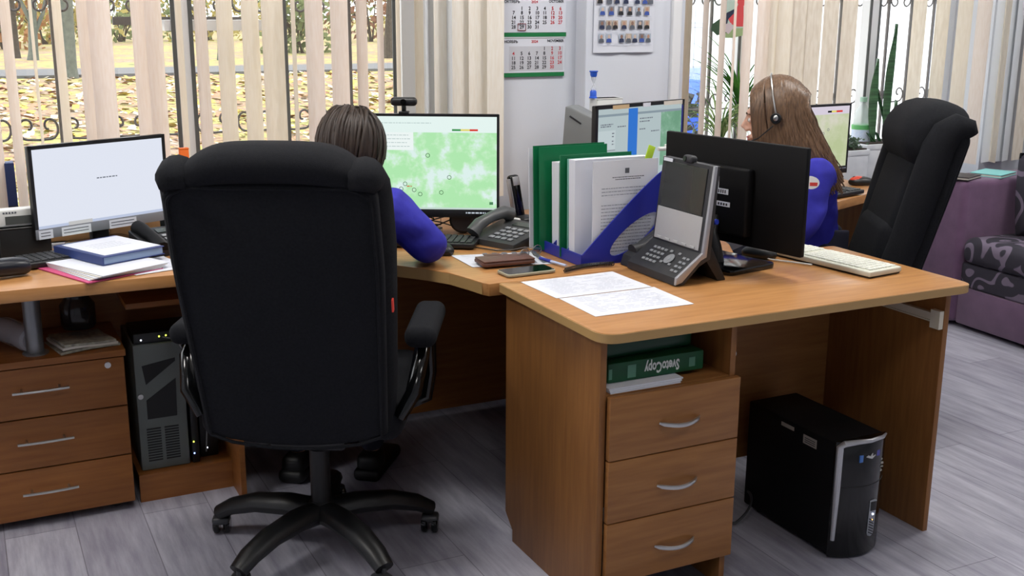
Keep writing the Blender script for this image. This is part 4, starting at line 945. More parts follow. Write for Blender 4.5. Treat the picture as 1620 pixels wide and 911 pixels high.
obj('grip', MB().tube([(-.16, 0, .0), (-.12, 0, .004), (-.02, 0, .006), (.04, 0, .003), (.072, 0, 0), (.084, 0, 0)], [.018, .024, .026, .0265, .025, .020], 18), mat('navy_black_plastic', '#141722', .3), hs); obj('earpiece', MB().tube([(.082, 0, 0), (.0865, 0, 0)], [.0205, .018], 18), DARKG, hs)
sp = thing('speaker', 'black desk speaker at the far left edge of the desk', 'speaker', (.005, 3.45, Z), .4)
obj('cabinet', MB().bb(-.06, .06, -.05, .05, 0, .155, .014, 4), BLACKP, sp); obj('cone', MB().lathe([(.036, 0), (.036, .004), (.03, .003), (.012, -.006), (.001, -.002)], (0, 0, 0), 24, TR(0, -.0515, .07) @ RX(PI/2)), DARKG, sp)
tray = thing('mesh_tray', 'black wire desk tray below the small white device', 'tray', (.10, 3.585, Z), .1)
obj('basket', MB().bb(-.11, .11, -.04, .03, 0, .004).bb(-.11, .11, -.043, -.039, 0, .085).bb(-.113, -.109, -.043, .03, 0, .085).bb(.109, .113, -.043, .03, 0, .085).bb(-.11, .11, .028, .032, 0, .085), mat('black_mesh', '#17181a', .6), tray, smooth=False)
obj('rim', MB().tube([(-.112, -.042, .086), (.112, -.042, .086), (.112, .03, .086), (-.112, .03, .086)], .003, 6, closed=True), BLACKP, tray)
dv_ = thing('desk_device', 'small white device with dark display behind the left monitor', 'device', (.118, 3.60, Z+.0895), .1)
obj('case', MB().box((0, -.02, .026), (.13, .045, .052), None, .005, 3), WHITEP, dv_); obj('display', MB().bb(-.025, .058, -.0445, -.0425, .008, .032), mat('lcd_grey', '#4b4f4c', .3), dv_, smooth=False)
mb = MB(); 
for k in range(5): mb.bb(-.03+.008*k, -.025+.008*k, -.0435, -.0425, .040, .045)
obj('print', mb, INK, dv_, smooth=False)
p_ = at(8, 305, 'y', 3.85)
bx = thing('box', 'dark blue box on the window sill at the far left', 'box', (at(5, 280, 'y', 3.965).x, 3.965, W1Z0), 0)
zb_ = at(8, 258, 'y', 3.94).z-W1Z0; obj('carton', MB().bb(-.09, .035, -.03, .03, 0, zb_, .003), mat('navy_card', '#20376f', .6), bx); obj('lower_band', MB().bb(-.0905, .0355, -.0305, .03, 0, zb_*.42), mat('dark_card', '#252a33', .6), bx, smooth=False)
og = at(291, 246, 'y', 3.86)
t = thing('box', 'narrow orange box on the sill, peeking above the near chair back', 'box', (og.x, 3.86, W1Z0)); zb_ = at(291, 237, 'y', 3.84).z-W1Z0
obj('carton', MB().bb(-.015, .015, -.012, .012, 0, zb_, .002), mat('orange_card', '#f0701c', .6), t); obj('lid', MB().bb(-.0155, .0155, -.0125, .0125, zb_, zb_+.004), mat('orange_card'), t, smooth=False)
def desk_phone(name, label, loc, rz, m, m2, sc=1, hz=1):
    t = thing(name, label, 'telephone', loc, rz)
    base = MB().prism([(-.09, 0), (.09, 0), (.09, .055), (-.09, .018)], -.10*sc, .10*sc, 'yz', bev=.004); obj('body', base, m, t)
    M = frame((-.10*sc, -.09, .0185), (1, 0, 0), (0, .18, .037))
    obj('handset', MB().tube([M @ Vector((.03, .0, .016*hz)), M @ Vector((.032, .03, .034*hz)), M @ Vector((.034, .09, .040*hz)), M @ Vector((.032, .15, .034*hz)), M @ Vector((.03, .18, .016*hz))], [.024, .021, .017, .021, .024], 12), m2, t, ang=60)
    obj('display', MB().bb(.075, .185*sc, .135, .165, 0, .002, 0, 1, M), mat('lcd_dark', '#39423c', .25), t, smooth=False)
    for r_ in range(4):
        for q in range(4): obj('key', MB().bb(.075+.026*q, .093+.026*q, .022+.026*r_, .036+.026*r_, 0, .004, .001, 1, M), KEY, t)
    return t
desk_phone('desk_telephone', 'black desk telephone to the right of the left monitor', (.53, 3.475, Z), math.radians(14), BLACKP, MATTB, .75, .3)
t = thing('note_block', 'block of loose note paper in a holder beside the near chair back', 'note block', (.66, 3.44, Z), .2)
obj('holder', MB().bb(-.065, .065, -.06, .06, 0, .055, .003), mat('lilac_holder', '#b9b3c4', .4), t); obj('papers', MB().box((0, 0, .062), (.13, .12, .014), RZ(.1)).box((-.01, 0, .072), (.14, .11, .006), RZ(-.15)), PAPER, t, smooth=False)
t = thing('desk_organizer', 'low tan box with a shiny clip on the sill behind the left monitor', 'box', (.42, 3.82, W1Z0), .0)
obj('box', MB().bb(-.22, .15, -.03, .03, 0, .075, .003), mat('tan_card', '#b58a5c', .7), t); obj('clip', MB().tube([(-.03, -.032, .08), (-.025, -.04, .05), (-.015, -.04, .02)], .004, 8), CHROME, t)
# under the left desk top
PT = .5045
q = at(50, 538, 'z', PT+.039); bt = thing('plastic_bottle', 'clear plastic bottle lying on the pedestal under the left desk', 'bottle', (q.x, q.y, PT+.0385), 0)
prof = [(.0, .004), (.020, .004), (.026, .0), (.034, .006), (.038, .02), (.036, .06), (.038, .1), (.038, .17), (.026, .215), (.013, .235), (.013, .25)]; bM = RZ(math.radians(22)) @ RX(-PI/2)
obj('bottle', MB().lathe(prof, (0, 0, 0), 24, bM), mat('clear_bottle', '#c9ccd6', .12, alpha=.5), bt)
obj('cap', MB().lathe([(.015, .25), (.015, .27)], (0, 0, 0), 18, bM), mat('blue_cap', '#3e58b0', .4), bt)
np_ = thing('newspaper', 'folded newspapers lying on the pedestal under the left desk', 'newspaper', (.265, 3.40, PT), math.radians(12))
for k in range(3):
    obj('fold', MB().sheet(lambda s, v, k=k: ((s-.5)*(.17-.012*k), (v-.5)*.16, .004+.009*k+.004*math.sin(3*s+k)+.003*math.cos(4*v)), 8, 6, .007), mat('newsprint', '#b7b4a2', .9, var='#7f7e76', scale=60) if k != 1 else PAPER2, np_)
jr = thing('glass_jar', 'dark glass jar standing on the folded newspapers', 'jar', (.265, 3.46, PT+.0375))
obj('jar', MB().lathe([(.001, 0), (.045, 0), (.05, .01), (.05, .07), (.036, .09), (.036, .1)], seg=24), mat('smoky_glass', '#1d1e22', .08, alpha=.75), jr); obj('lid', MB().lathe([(.039, .1), (.039, .115)], seg=24), DARKG, jr)
# grey tower in the alcove with network boxes on it
tz = .0885
sv = thing('computer_tower', 'grey computer tower with dark vents in the alcove of the left desk', 'computer', (.40, 3.365, tz))
GT = mat('grey_green_case', '#6f7673', .5); sh = .40
obj('case', MB().bb(0, .145, .01, .26, 0, sh, .003), GT, sv); obj('front', MB().bb(0, .145, 0, .011, 0, sh, .004), GT, sv)
VD = mat('vent_dark', '#1c1e1f', .6)
obj('vent_window', MB().prism([(.022, .335), (.12, .350), (.12, .340), (.03, .275)], -.002, .001, 'xz'), VD, sv, smooth=False)
obj('vent_window', MB().prism([(.028, .165), (.115, .165), (.118, .285), (.028, .225)], -.002, .001, 'xz'), VD, sv, smooth=False)
mb = MB()
for k in range(13):
    for x0 in (.022, .075): mb.bb(x0, x0+.042, -.0015, .001, .028+.0085*k, .032+.0085*k)
obj('vent_slots', mb, VD, sv, smooth=False); obj('lock', MB().cyl((0, 0, 0), .008, .006, 16, TR(.012, -.002, .24) @ RX(PI/2)), CHROME, sv)
def led_box(label, loc, w, h, dp, leds, m=BLACKP):
    t = thing('network_box', label, 'network device', loc, 0); obj('case', MB().bb(0, w, 0, dp, 0, h, .003), m, t)
    for x, z, mm in leds: obj('indicator_light', MB().ball((x, -.001, z), .0024, 8), mm, t)
    return t
LY, LB, LWt = emis('yellow_led', '#e6ff4a', 5), emis('blue_led', '#7f9dff', 6), emis('white_led', '#eef2ff', 5)
led_box('flat black network box with lit lights lying on the grey tower', (.405, 3.375, tz+sh+.001), .20, .032, .15, [(.022, .012, LWt), (.075, .018, LY), (.095, .019, LY)])
led_box('slim black network box beside the grey tower with yellow and blue lights', (.553, 3.365, tz), .022, .40, .15, [(.006, .070, LY), (.006, .032, LB)])
led_box('upright black box with one white light beside the slim network box', (.585, 3.40, tz), .055, .30, .16, [(.02, .03, LWt)])
tag(obj('network_cable', MB().tube([Vector((.49, 3.373, .505)), Vector((.525, 3.35, .50)), Vector((.545, 3.342, .46)), Vector((.575, 3.345, .42)), Vector((.60, 3.35, .36)), Vector((.603, 3.37, .2)), Vector((.60, 3.39, .11))], .0022, 6), mat('grey_cable', '#8b8d8c', .5)), 'thin grey network cable hanging from the flat black network box', 'cable')

# ================================================================== ITEMS AROUND THE GREEN MAP MONITOR
keyboard('keyboard', 'black keyboard beneath the green map monitor', (1.255, 3.235, Z), math.radians(-33), .40, .135, BLACKP, mat('key_black'), None)
desk_phone('desk_telephone', 'grey desk telephone left of the blue file sorter', (1.535, 3.135, Z), math.radians(-68), mat('dark_grey_phone', '#3a3c3d', .45), mat('grey_handset', '#4a4c4d', .4), 1)
t = thing('cordless_phone', 'black cordless handset upright in its charger beside the wall', 'telephone', (1.70, 3.36, Z), .4)
obj('charger', MB().box((0, 0, .018), (.075, .08, .036), None, .012, 4), BLACKP, t)
obj('handset', MB().box((0, .012, .10), (.048, .026, .155), RX(-.22), .012, 4), BLACKG, t); obj('earpiece_trim', MB().box((-.004, -.003, .155), (.03, .003, .03), RX(-.22), .001), SILVER, t); obj('handset_edge', MB().box((-.0245, .012, .11), (.003, .018, .11), RX(-.22), .001), SILVER, t)
cb = MB(); rnd = random.Random(12)
for k in range(9):
    a0 = Vector((1.30+rnd.uniform(-.06, .1), 3.42+rnd.uniform(-.03, .03), Z+rnd.uniform(.02, .09)))
    pts = [a0 + Vector((.05*q*rnd.uniform(.5, 1.4), -.012*q + rnd.uniform(-.02, .02), rnd.uniform(-.03, .03))) for q in range(5)]
    for p in pts: p.z = max(p.z, Z+.004)
    cb.tube(pts, .0025, 6)
tag(obj('cable_bundle', cb, BLACKP), 'tangle of black cables under the green map monitor', 'cables')
tag(obj('mouse_cable', MB().tube([Vector((1.40, 3.10, Z+.003)), Vector((1.44, 3.03, Z+.003)), Vector((1.50, 3.01, Z+.003)), Vector((1.515, 3.045, Z+.003)), Vector((1.47, 3.12, Z+.003)), Vector((1.42, 3.17, Z+.003))], .0022, 6), BLACKP), 'thin black cable looped on the desk before the grey telephone', 'cable')
t = thing('adapter', 'white power adapter among the cables behind the grey telephone', 'adapter', (1.62, 3.33, Z), .5); obj('block', MB().box((0, 0, .02), (.05, .09, .04), None, .006, 3), WHITEP, t); obj('plug', MB().tube([(0, .045, .02), (.01, .09, .01), (.03, .12, .003)], .003, 6), WHITEP, t)

# ================================================================== SECOND WORKSTATION
q = at(918, 240, 'y', 3.56); 
t = thing('speaker', 'grey slotted desk speaker left of the blue bar monitor', 'speaker', (q.x, 3.50, Z), math.radians(-48))
z1_ = atd(922, 167, (Vector((q.x, 3.5, 1))-CAM).dot(FW)).z - Z
obj('cabinet', MB().prism([(-.10, 0), (.08, 0), (.08, z1_-.07), (.06, z1_-.05), (-.055, z1_), (-.075, z1_)], -.05, .05, 'xz', bev=.006), GREYP, t); obj('slot', MB().box((-.035, -.051, z1_-.045), (.05, .003, .006), TR(-.035, 0, z1_-.045) @ RY(.55) @ TR(.035, 0, -z1_+.045)), DARKG, t)
pxx = at(940, 160, 'y', 3.60)
t = thing('router', 'white router box standing behind the blue bar monitor', 'router', (pxx.x+.03, 3.60, Z), 0)
zr = at(940, 156, 'y', 3.58).z - Z; obj('case', MB().bb(-.035, .075, -.03, .03, 0, zr, .006), WHITEP, t); obj('lid', MB().bb(-.036, .076, -.031, .031, zr-.004, zr, .001), WHITEP, t)
t = thing('hourglass', 'small hourglass with blue ends standing on the white router box', 'hourglass', (at(934, 150, 'y', 3.60).x+.012, 3.60, DH+zr)); hh = at(934, 112, 'y', 3.6).z - DH - zr
HB = mat('hourglass_blue', '#2f5fd0', .35)
obj('base', MB().lathe([(.015, 0), (.015, .004), (.0125, .006), (.012, .024), (.008, .03)], seg=20), HB, t); obj('top', MB().lathe([(.010, hh-.022), (.0125, hh-.016), (.013, hh-.006), (.016, hh-.004), (.016, hh)], seg=20), HB, t)
obj('glass', MB().lathe([(.009, .028), (.0095, .034), (.002, hh*.5), (.0095, hh-.03), (.009, hh-.022)], seg=20), mat('clear_glass', '#dfe4ea', .05, alpha=.35), t)
keyboard('keyboard', 'black keyboard in front of the pale map monitor', (3.03, 3.40, Z), math.radians(14), .42, .14, BLACKP, mat('key_black'), None)
mouse('computer_mouse', 'red and black mouse beside the keyboard of the pale map monitor', at(1362, 288, 'z', Z+.012) + Vector((0, 0, -.011)), 1.2, BLACKP, mat('red_shell', '#d8452e', .4))
t = thing('telephone_cable', 'pale cables lying behind the keyboard of the pale map monitor', 'cables', (3.05, 3.56, Z))
obj('cable', MB().tube([(-.12, 0, .01), (0, .03, .012), (.1, -.01, .008), (.2, .03, .008)], .005, 8), WHITEP, t); obj('junction_box', MB().box((-.02, .0, .02), (.10, .06, .038), None, .006, 3), WHITEP, t)
# ================================================================== PLANTS AND SILL ITEMS (RIGHT WINDOW)
def leaf_strip(mb, p0, heading, L, w, curve, rise, n=10, twist=0, fold=.25):
    """arching strap leaf"""
    pts = []; p = Vector(p0); a = rise
    for k in range(n+1):
        pts.append((p.copy(), a)); p = p + Vector((math.cos(heading)*math.cos(a), math.sin(heading)*math.cos(a), math.sin(a)))*(L/n); a -= curve/n
    sd = Vector((-math.sin(heading), math.cos(heading), 0))
    prev = None
    for k, (q, a) in enumerate(pts):
        s = k/n; ww = w*min(1, .45+2.2*s)*max(.03, (1-s**2.2)); up = Vector((-math.cos(heading)*math.sin(a), -math.sin(heading)*math.sin(a), math.cos(a)))
        row = [mb.b.verts.new(q - sd*ww/2 + up*ww*fold), mb.b.verts.new(q), mb.b.verts.new(q + sd*ww/2 + up*ww*fold)]
        if prev:
            for i in range(2): mb.b.faces.new((prev[i], prev[i+1], row[i+1], row[i]))
        prev = row
LEAFG = mat_thin('green_leaf', '#4c7a34', .75, .25, var='#33602a', scale=30)
LEAFS = mat_thin('striped_leaf', '#a9bf86', .75, .25, var='#3f6a3c', scale=90, stretch=(1, 1, .3))
SANS = mat('snake_leaf', '#446f49', .45, var='#153620', scale=22, stretch=(.2, .2, 4))
WPOT = mat('white_pot', '#d2d5da', .5, var='#c2c6cd', scale=12)
SOIL = mat('soil', '#2a2019', 1)
def pot(t, r0, r1, h):
    obj('pot', MB().lathe([(r0, 0), (r1*.97, h*.9), (r1, h*.9), (r1, h), (r1*.88, h), (r1*.86, h*.86)], seg=28), WPOT, t); obj('soil', MB().lathe([(r1*.86, h*.80), (r1*.86, h*.88), (.001, h*.90)], seg=24), SOIL, t)
sy = 4.20; s1 = at(1150, 190, 'y', sy)
t = thing('dracaena_plant', 'upright green dracaena on the sill by the bird picture', 'potted plant', (s1.x+.09, sy+.03, W2Z0))
pot(t, .05, .065, .11)
obj('stem', MB().tube([(0, 0, .09), (.005, 0, .2), (.0, 0, .42)], [.012, .010, .008], 8), mat('stem_brown', '#6f5a3e', .8), t)
mb = MB(); rnd = random.Random(4)
for k in range(26): leaf_strip(mb, (0, 0, .34+.1*rnd.random()), rnd.uniform(0, 2*PI) if k > 9 else rnd.uniform(2.4, 3.8), rnd.uniform(.26, .42), rnd.uniform(.014, .022), rnd.uniform(.2, 1.1), rnd.uniform(.7, 1.45), 8)
bmesh.ops.scale(mb.b, vec=(1, .28, 1), verts=mb.b.verts[:]); obj('leaves', mb, LEAFG, t, ang=80)
t = thing('spider_plant', 'drooping striped spider plant on the sill behind the head of the long haired woman', 'potted plant', (s1.x-.06, sy-.03, W2Z0))
pot(t, .055, .068, .22)
mb = MB()
for k in range(64): leaf_strip(mb, (rnd.uniform(-.02, .02), rnd.uniform(-.02, .02), .22), rnd.uniform(0, 2*PI), rnd.uniform(.30, .52), rnd.uniform(.013, .02), rnd.uniform(1.5, 2.6), rnd.uniform(.95, 1.5), 11)
bmesh.ops.scale(mb.b, vec=(.7, .25, 1), verts=mb.b.verts[:])
for v in mb.b.verts: v.co.z = max(v.co.z, .008)
obj('leaves', mb, LEAFS, t, ang=80)
# snake plant in a white planter
sz0 = W2Z0
def planter(name, label, x0, x1, y0_, y1_, top):
    t = thing(name, label, 'potted plant', ((x0+x1)/2, (y0_+y1_)/2, sz0)); hx, hy = (x1-x0)/2, (y1_-y0_)/2; h = top-sz0
    obj('pot', MB().bb(-hx, hx, -hy, hy, 0, h-.006, .006).bb(-hx-.004, hx+.004, -hy-.004, hy+.004, h-.03, h-.004, .003), WPOT, t); obj('soil', MB().bb(-hx+.008, hx-.008, -hy+.008, hy-.008, h-.006, h+.002), SOIL, t, smooth=False); return t, h
yy = 4.14
a0 = at(1372, 228, 'y', yy); a1 = at(1415, 232, 'y', yy)
t, h = planter('snake_plant', 'tall snake plant with banded leaves in a white planter beside the chair', a0.x, a1.x+.06, yy, yy+.15, a0.z); ox = (a0.x+a1.x+.06)/2; oy = yy+.075
def blade(mb, u0, v0, u1, v1, wpx, y, lean=0):
    b = at(u0, v0, 'y', y); tp = at(u1, v1, 'y', y); n = 14; dd_ = (b-CAM).dot(FW); w = wpx*dd_/F_PX
    prev = None
    for k in range(n+1):
        s = k/n; q = b.lerp(tp, s); q += Vector((.012*math.sin(PI*s)*lean, .01*math.sin(2*s), 0)); ww = w*(.45+.55*min(1, s*3))*(1-max(0, (s-.55)/.45)**1.8)
        c_ = Vector((q.x-ox, q.y-oy, q.z-sz0)); row = [mb.b.verts.new(c_ + Vector((-ww/2, -.004*1, 0))), mb.b.verts.new(c_ + Vector((0, .006, 0))), mb.b.verts.new(c_ + Vector((ww/2, -.004, 0)))]
        if prev:
            for i in range(2): mb.b.faces.new((prev[i], prev[i+1], row[i+1], row[i]))
        prev = row
for u0, v0, u1, v1, w, dy, ln in ((1380, 228, 1392, 93, 17, .05, -1), (1399, 228, 1422, 38, 16, .07, -1), (1409, 215, 1421, 160, 9, .09, 0), (1402, 200, 1390, 142, 5, .08, 0), (1412, 200, 1405, 165, 5, .08, 0), (1388, 229, 1378, 214, 4, .04, 0), (1395, 230, 1390, 212, 4, .05, 0)):
    mb = MB(); blade(mb, u0, v0, u1, v1, w, yy+dy, ln)
    if v0 < 228:
        pass
    mb.b.normal_update(); bmesh.ops.solidify(mb.b, geom=mb.b.faces[:], thickness=.003); obj('leaf', mb, SANS, t, ang=60)
a0 = at(1343, 238, 'y', 4.10); a1 = at(1378, 238, 'y', 4.10)
t, h = planter('houseplant', 'small dark green plant in a white planter beside the water bottle', a0.x-.03, a1.x-.002, 4.11, 4.21, a0.z)
mb = MB(); rnd = random.Random(8)
for k in range(150):
    a = rnd.uniform(0, 2*PI); c_ = Vector((rnd.gauss(0.0, .03), rnd.gauss(0, .02), h+abs(rnd.gauss(.022, .018)))); s = rnd.uniform(.008, .015); e = Vector((math.cos(a), math.sin(a), rnd.uniform(-.6, .8))).normalized(); f = e.orthogonal().normalized()
    mb.quad(c_-e*s, c_+f*s*.7, c_+e*s, c_-f*s*.7)
obj('leaves', mb, mat('dark_leaf', '#1f3f1f', .5, var='#16301a', scale=40), t, smooth=False)
bb_ = at(1361, 225, 'y', 4.26)
t = thing('water_bottle', 'clear water bottle with green and white label on the window sill', 'bottle', (bb_.x, 4.26, W2Z0)); bh = at(1363, 153, 'y', 4.26).z-W2Z0; br_ = 15.5*(bb_-CAM).dot(FW)/F_PX
z_ = lambda v: at(1361, v, 'y', 4.26).z-W2Z0
obj('bottle', MB().lathe([(br_*.8, 0), (br_, .01), (br_, z_(192)), (br_*.93, z_(183)), (br_*.6, z_(172)), (br_*.3, z_(165)), (br_*.28, z_(161))], seg=24), mat('clear_pet', '#dce6ea', .08, alpha=.35), t)
obj('label', MB().lathe([(br_*1.01, z_(226)), (br_*1.01, z_(204))], seg=24), mat('bottle_label', '#b9cbe8', .5, var='#dfe6f2', scale=40), t); obj('label_band', MB().lathe([(br_*1.012, z_(204)), (br_*1.012, z_(197))], seg=24), mat('label_green', '#5fae6a', .5), t)
obj('cap', MB().lathe([(br_*.36, z_(161)), (br_*.36, z_(154))], seg=18), mat('pale_cap', '#9fc3b2', .4), t)
# bullfinch picture stuck on the glass
BY = G2-.036
def P2(u, v): q = at(u, v, 'y', BY); return (q.x, q.z)
t = thing('bird_picture', 'cut-out picture of a red breasted bird stuck on the right window', 'sticker', (P2(1150, 30)[0], BY, P2(1150, 30)[1]))
def flat(name, pts, m, k): 
    mb = MB().prism([P2(*p) for p in pts], BY-.0005-.0004*k, BY-.0004*k, 'xz'); obj(name, mb, m, t, world=True, smooth=False)
flat('branch', [(1143, 60), (1140, 52), (1150, 46), (1176, 44), (1176, 56), (1158, 60)], mat('pic_green', '#9db58a', .8), 1)
flat('backdrop', [(1145, 0), (1176, -12), (1176, 44), (1146, 48)], mat('pic_pale', '#b9d2cf', .8), 0)
flat('tail', [(1124, 47), (1127, 38), (1138, 30), (1148, 28), (1150, 52), (1134, 56), (1128, 50)], mat('pic_dark_green', '#3d5a48', .8), 2)
flat('wing', [(1138, 32), (1150, 20), (1162, 14), (1160, 24), (1152, 30), (1148, 46), (1142, 50)], mat('pic_navy', '#26304f', .8), 3)
flat('breast', [(1152, 30), (1162, 20), (1168, 6), (1176, 8), (1176, 42), (1166, 42), (1156, 38)], mat('pic_red', '#d8505a', .8), 4)
flat('cheek', [(1148, 38), (1156, 36), (1160, 44), (1152, 54), (1147, 50)], mat('pic_lilac', '#cfc4d4', .8), 5)
flat('head', [(1166, 4), (1168, -8), (1176, -10), (1178, 8), (1170, 12)], mat('pic_red'), 6)

# ================================================================== WALL CALENDAR AND PORTRAIT POSTER
CY_ = WY-.004
cal = thing('wall_calendar', 'white wall calendar with green strips showing October and November 2024', 'calendar', (at(845, 60, 'y', CY_).x, WY, 1.4))
xl, xr = at(792, 60, 'y', CY_).x, at(894, 60, 'y', CY_).x
zz = lambda v: at(845, v, 'y', CY_).z
GRN = mat('calendar_green', '#14753f', .5)
def wplate(name, x0, x1, v0, v1, m, par, lay): return obj(name, MB().bb(x0, x1, CY_-.0012*lay, WY-.0002, zz(v1), zz(v0)), m, par, world=True, smooth=False)
wplate('backing', xl+.004, xr-.004, -60, 120, PAPER, cal, 1)
pg1 = wplate('month_block', xl, xr, -9, 51, PAPER, cal, 3); wplate('green_strip', xl, xr+.003, 51.5, 58, GRN, cal, 2)
pg2 = wplate('month_block', xl, xr-.004, 61, 114.5, PAPER, cal, 3); wplate('green_strip', xl, xr-.004, 114.5, 121, GRN, cal, 3)
obj('page_tint', MB().bb(at(805, 90, 'y', CY_).x, at(890, 90, 'y', CY_).x, CY_-.0040, CY_-.0036, zz(112), zz(73)), mat('grey_tint', '#c5c6cd', .9), pg2, world=True, smooth=False)
colx = [at(u, 60, 'y', CY_).x for u in (811.6, 824.5, 836.6, 848.6, 860.5, 872.8, 885)]
cen = colx[3]
def month(par, rows_v, first, n, red_extra, hv, ru, en, blankrow=0):
    blk, red = MB(), MB(); yk = CY_-.0046; col = first; r = 0; sz = .0175
    for d_ in range(1, n+1):
        (red if (col >= 5 or d_ in red_extra) else blk).text(str(d_), sz, WALLM(colx[col], yk, zz(rows_v[r])), bold=.0004)
        col += 1
        if col == 7: col = 0; r += 1
    hd_, yr = MB(), MB(); hd2 = MB()
    hd_.text(ru, .0135, WALLM(at(799, hv, 'y', CY_).x-.005, yk, zz(hv)), 'LEFT', .0003); hd2.text(en, .0135, WALLM(at(891, hv, 'y', CY_).x, yk, zz(hv-1)), 'RIGHT', .0003)
    yr.text('2024', .0135, WALLM(at(845, hv, 'y', CY_).x, yk, zz(hv)), bold=.0003)
    obj('month_name', hd_, INKD, par, world=True, smooth=False); obj('month_name', hd2, INKD, par, world=True, smooth=False); obj('year', yr, INKR, par, world=True, smooth=False)
    obj('dates', blk, INKD, par, world=True, smooth=False); obj('red_dates', red, INKR, par, world=True, smooth=False)
month(pg1, [13.5, 20.5, 28, 35.5, 42.8], 1, 31, (), 3, 'ОКТЯБРЬ', 'OCTOBER')
month(pg2, [77, 84.5, 92, 99.2, 106.3], 4, 30, (4,), 65.8, 'НОЯБРЬ', 'NOVEMBER')
xm, zm = colx[1], zz(42.8)
obj('date_marker', MB().tube([(xm-.017, CY_-.006, zm-.011), (xm+.015, CY_-.006, zm-.012), (xm+.016, CY_-.006, zm+.012), (xm-.016, CY_-.006, zm+.012)], .0016, 6, closed=True), mat('dark_red_film', '#7b1f24', .5), pg1, world=True)
obj('binding', MB().tube([(xl, CY_-.003, zz(60)), (xr-.004, CY_-.003, zz(60))], .002, 6), LGREY, pg2, world=True)
# portrait poster
PYL = WY-.0845; pst = thing('portrait_poster', 'white poster with rows of small portrait photographs on the pilaster', 'poster', (at(987, 40, 'y', PYL).x, WY-.08, 1.45))
pw0, pw1 = at(939, 40, 'y', PYL).x, at(1034, 40, 'y', PYL).x; pz = lambda v: at(987, v, 'y', PYL).z
obj('sheet', MB().sheet(lambda s, v: (pw0+(pw1-pw0)*s, PYL - .004*abs(math.sin(2*PI*s))*(1-v)**3 - .001, pz(83)+(pz(-60)-pz(83))*v), 16, 16, .0006), PAPER, pst, world=True)
rnd = random.Random(21)
faces_m = [mat('portrait_tan', '#b58d78', .8), mat('portrait_pale', '#c9b3a4', .8), mat('portrait_brown', '#8a6a5c', .8)]; suits = [mat('suit_navy', '#2a3350', .8), mat('suit_grey', '#5a606b', .8), mat('suit_black', '#25262b', .8), mat('suit_blue', '#3b55a0', .8)]
bgs = [mat('portrait_background', '#aab4c2', .8), mat('portrait_background_dark', '#7d7f88', .8), mat('portrait_background_tan', '#b8a898', .8)]
for vrow, us in ((-40, (952, 963, 976, 990, 1002, 1013, 1025)), (-19, (952, 966, 980, 994, 1008, 1022)), (-1, (948, 963, 975, 989, 1007, 1019, 1028)), (17, (952, 966, 981, 995, 1009, 1022)), (39, (951, 962, 972, 986, 999, 1011, 1022)), (60, (950, 962, 982, 993, 1003, 1014, 1024))):
    for u in us:
        x = at(u, vrow, 'y', PYL).x; z = pz(vrow); w_, h_ = .0115, .0155; y = PYL-.0065
        ptr = obj('portrait', MB().bb(x-w_, x+w_, y, y+.0004, z-h_, z+h_), rnd.choice(bgs), pst, world=True, smooth=False)
        obj('suit', MB().prism([(x-w_, z-h_), (x+w_, z-h_), (x+w_*.8, z-.004), (x+.003, z-.001), (x-.003, z-.001), (x-w_*.8, z-.004)], y-.0004, y, 'xz'), rnd.choice(suits), ptr, world=True, smooth=False)
        hd = MB().prism([(x+.0058*math.cos(q), z+.0050+.0072*math.sin(q)) for q in [2*PI*k/10 for k in range(10)]], y-.0008, y-.0004, 'xz'); obj('head', hd, rnd.choice(faces_m), ptr, world=True, smooth=False)
ml = MB()
for v in (7.5, 29, 31.5, 50.5, 52.5, 71): ml.bb(pw0+.012, pw1-.012, PYL-.0062, PYL-.0058, pz(v)-.0004, pz(v)+.0004)
for v in (27, 49, 70):
    for k in range(7): x = pw0+.02+k*(pw1-pw0-.04)/6.4; ml.bb(x, x+.018, PYL-.0062, PYL-.0058, pz(v-1)-.0006, pz(v-1)+.0006)
obj('caption_print', ml, mat('faint_print'), pst, world=True, smooth=False)

# ================================================================== SOFA
def damask():
    m = bpy.data.materials.new('damask_cloth'); m.use_nodes = True; n = m.node_tree.nodes; l = m.node_tree.links; b = n['Principled BSDF']
    t = n.new('ShaderNodeTexCoord'); nz = n.new('ShaderNodeTexNoise'); nz.inputs['Scale'].default_value = 5; nz.inputs['Detail'].default_value = 1
    mx = n.new('ShaderNodeMix'); mx.data_type = 'RGBA'; mx.inputs[0].default_value = .22
    vo = n.new('ShaderNodeTexVoronoi'); vo.inputs['Scale'].default_value = 6.5
    ma = n.new('ShaderNodeMath'); ma.operation = 'MULTIPLY'; ma.inputs[1].default_value = 17
    sn = n.new('ShaderNodeMath'); sn.operation = 'SINE'; r = n.new('ShaderNodeValToRGB'); r.color_ramp.elements[0].position = .42; r.color_ramp.elements[1].position = .62
    r.color_ramp.elements[0].color = lin('#2b2833'); r.color_ramp.elements[1].color = lin('#6d6274')
    l.new(t.outputs['Object'], nz.inputs[0]); l.new(t.outputs['Object'], mx.inputs[6]); l.new(nz.outputs['Color'], mx.inputs[7]); l.new(mx.outputs[2], vo.inputs[0])
    l.new(vo.outputs['Distance'], ma.inputs[0]); l.new(ma.outputs[0], sn.inputs[0]); l.new(sn.outputs[0], r.inputs[0]); l.new(r.outputs[0], b.inputs['Base Color'])
    b.inputs['Roughness'].default_value = .9; return m
DAM = damask(); PURP = mat('purple_velour', '#674a67', .9, var='#5a3f5b', scale=14, sheen=.3)
so = thing('sofa', 'purple sofa with dark damask seat along the right wall', 'sofa', (4.15, 2.9, 0), math.radians(-3))
obj('base', MB().bb(.0, .72, -1.2, .80, .02, .20, .01), PURP, so)
obj('seat_front', MB().bb(.005, .74, -1.2, .80, .20, .315, .012, 3), DAM, so)
obj('seat_cushion', MB().bb(-.012, .60, -1.2, .80, .315, .44, .045, 5), DAM, so)
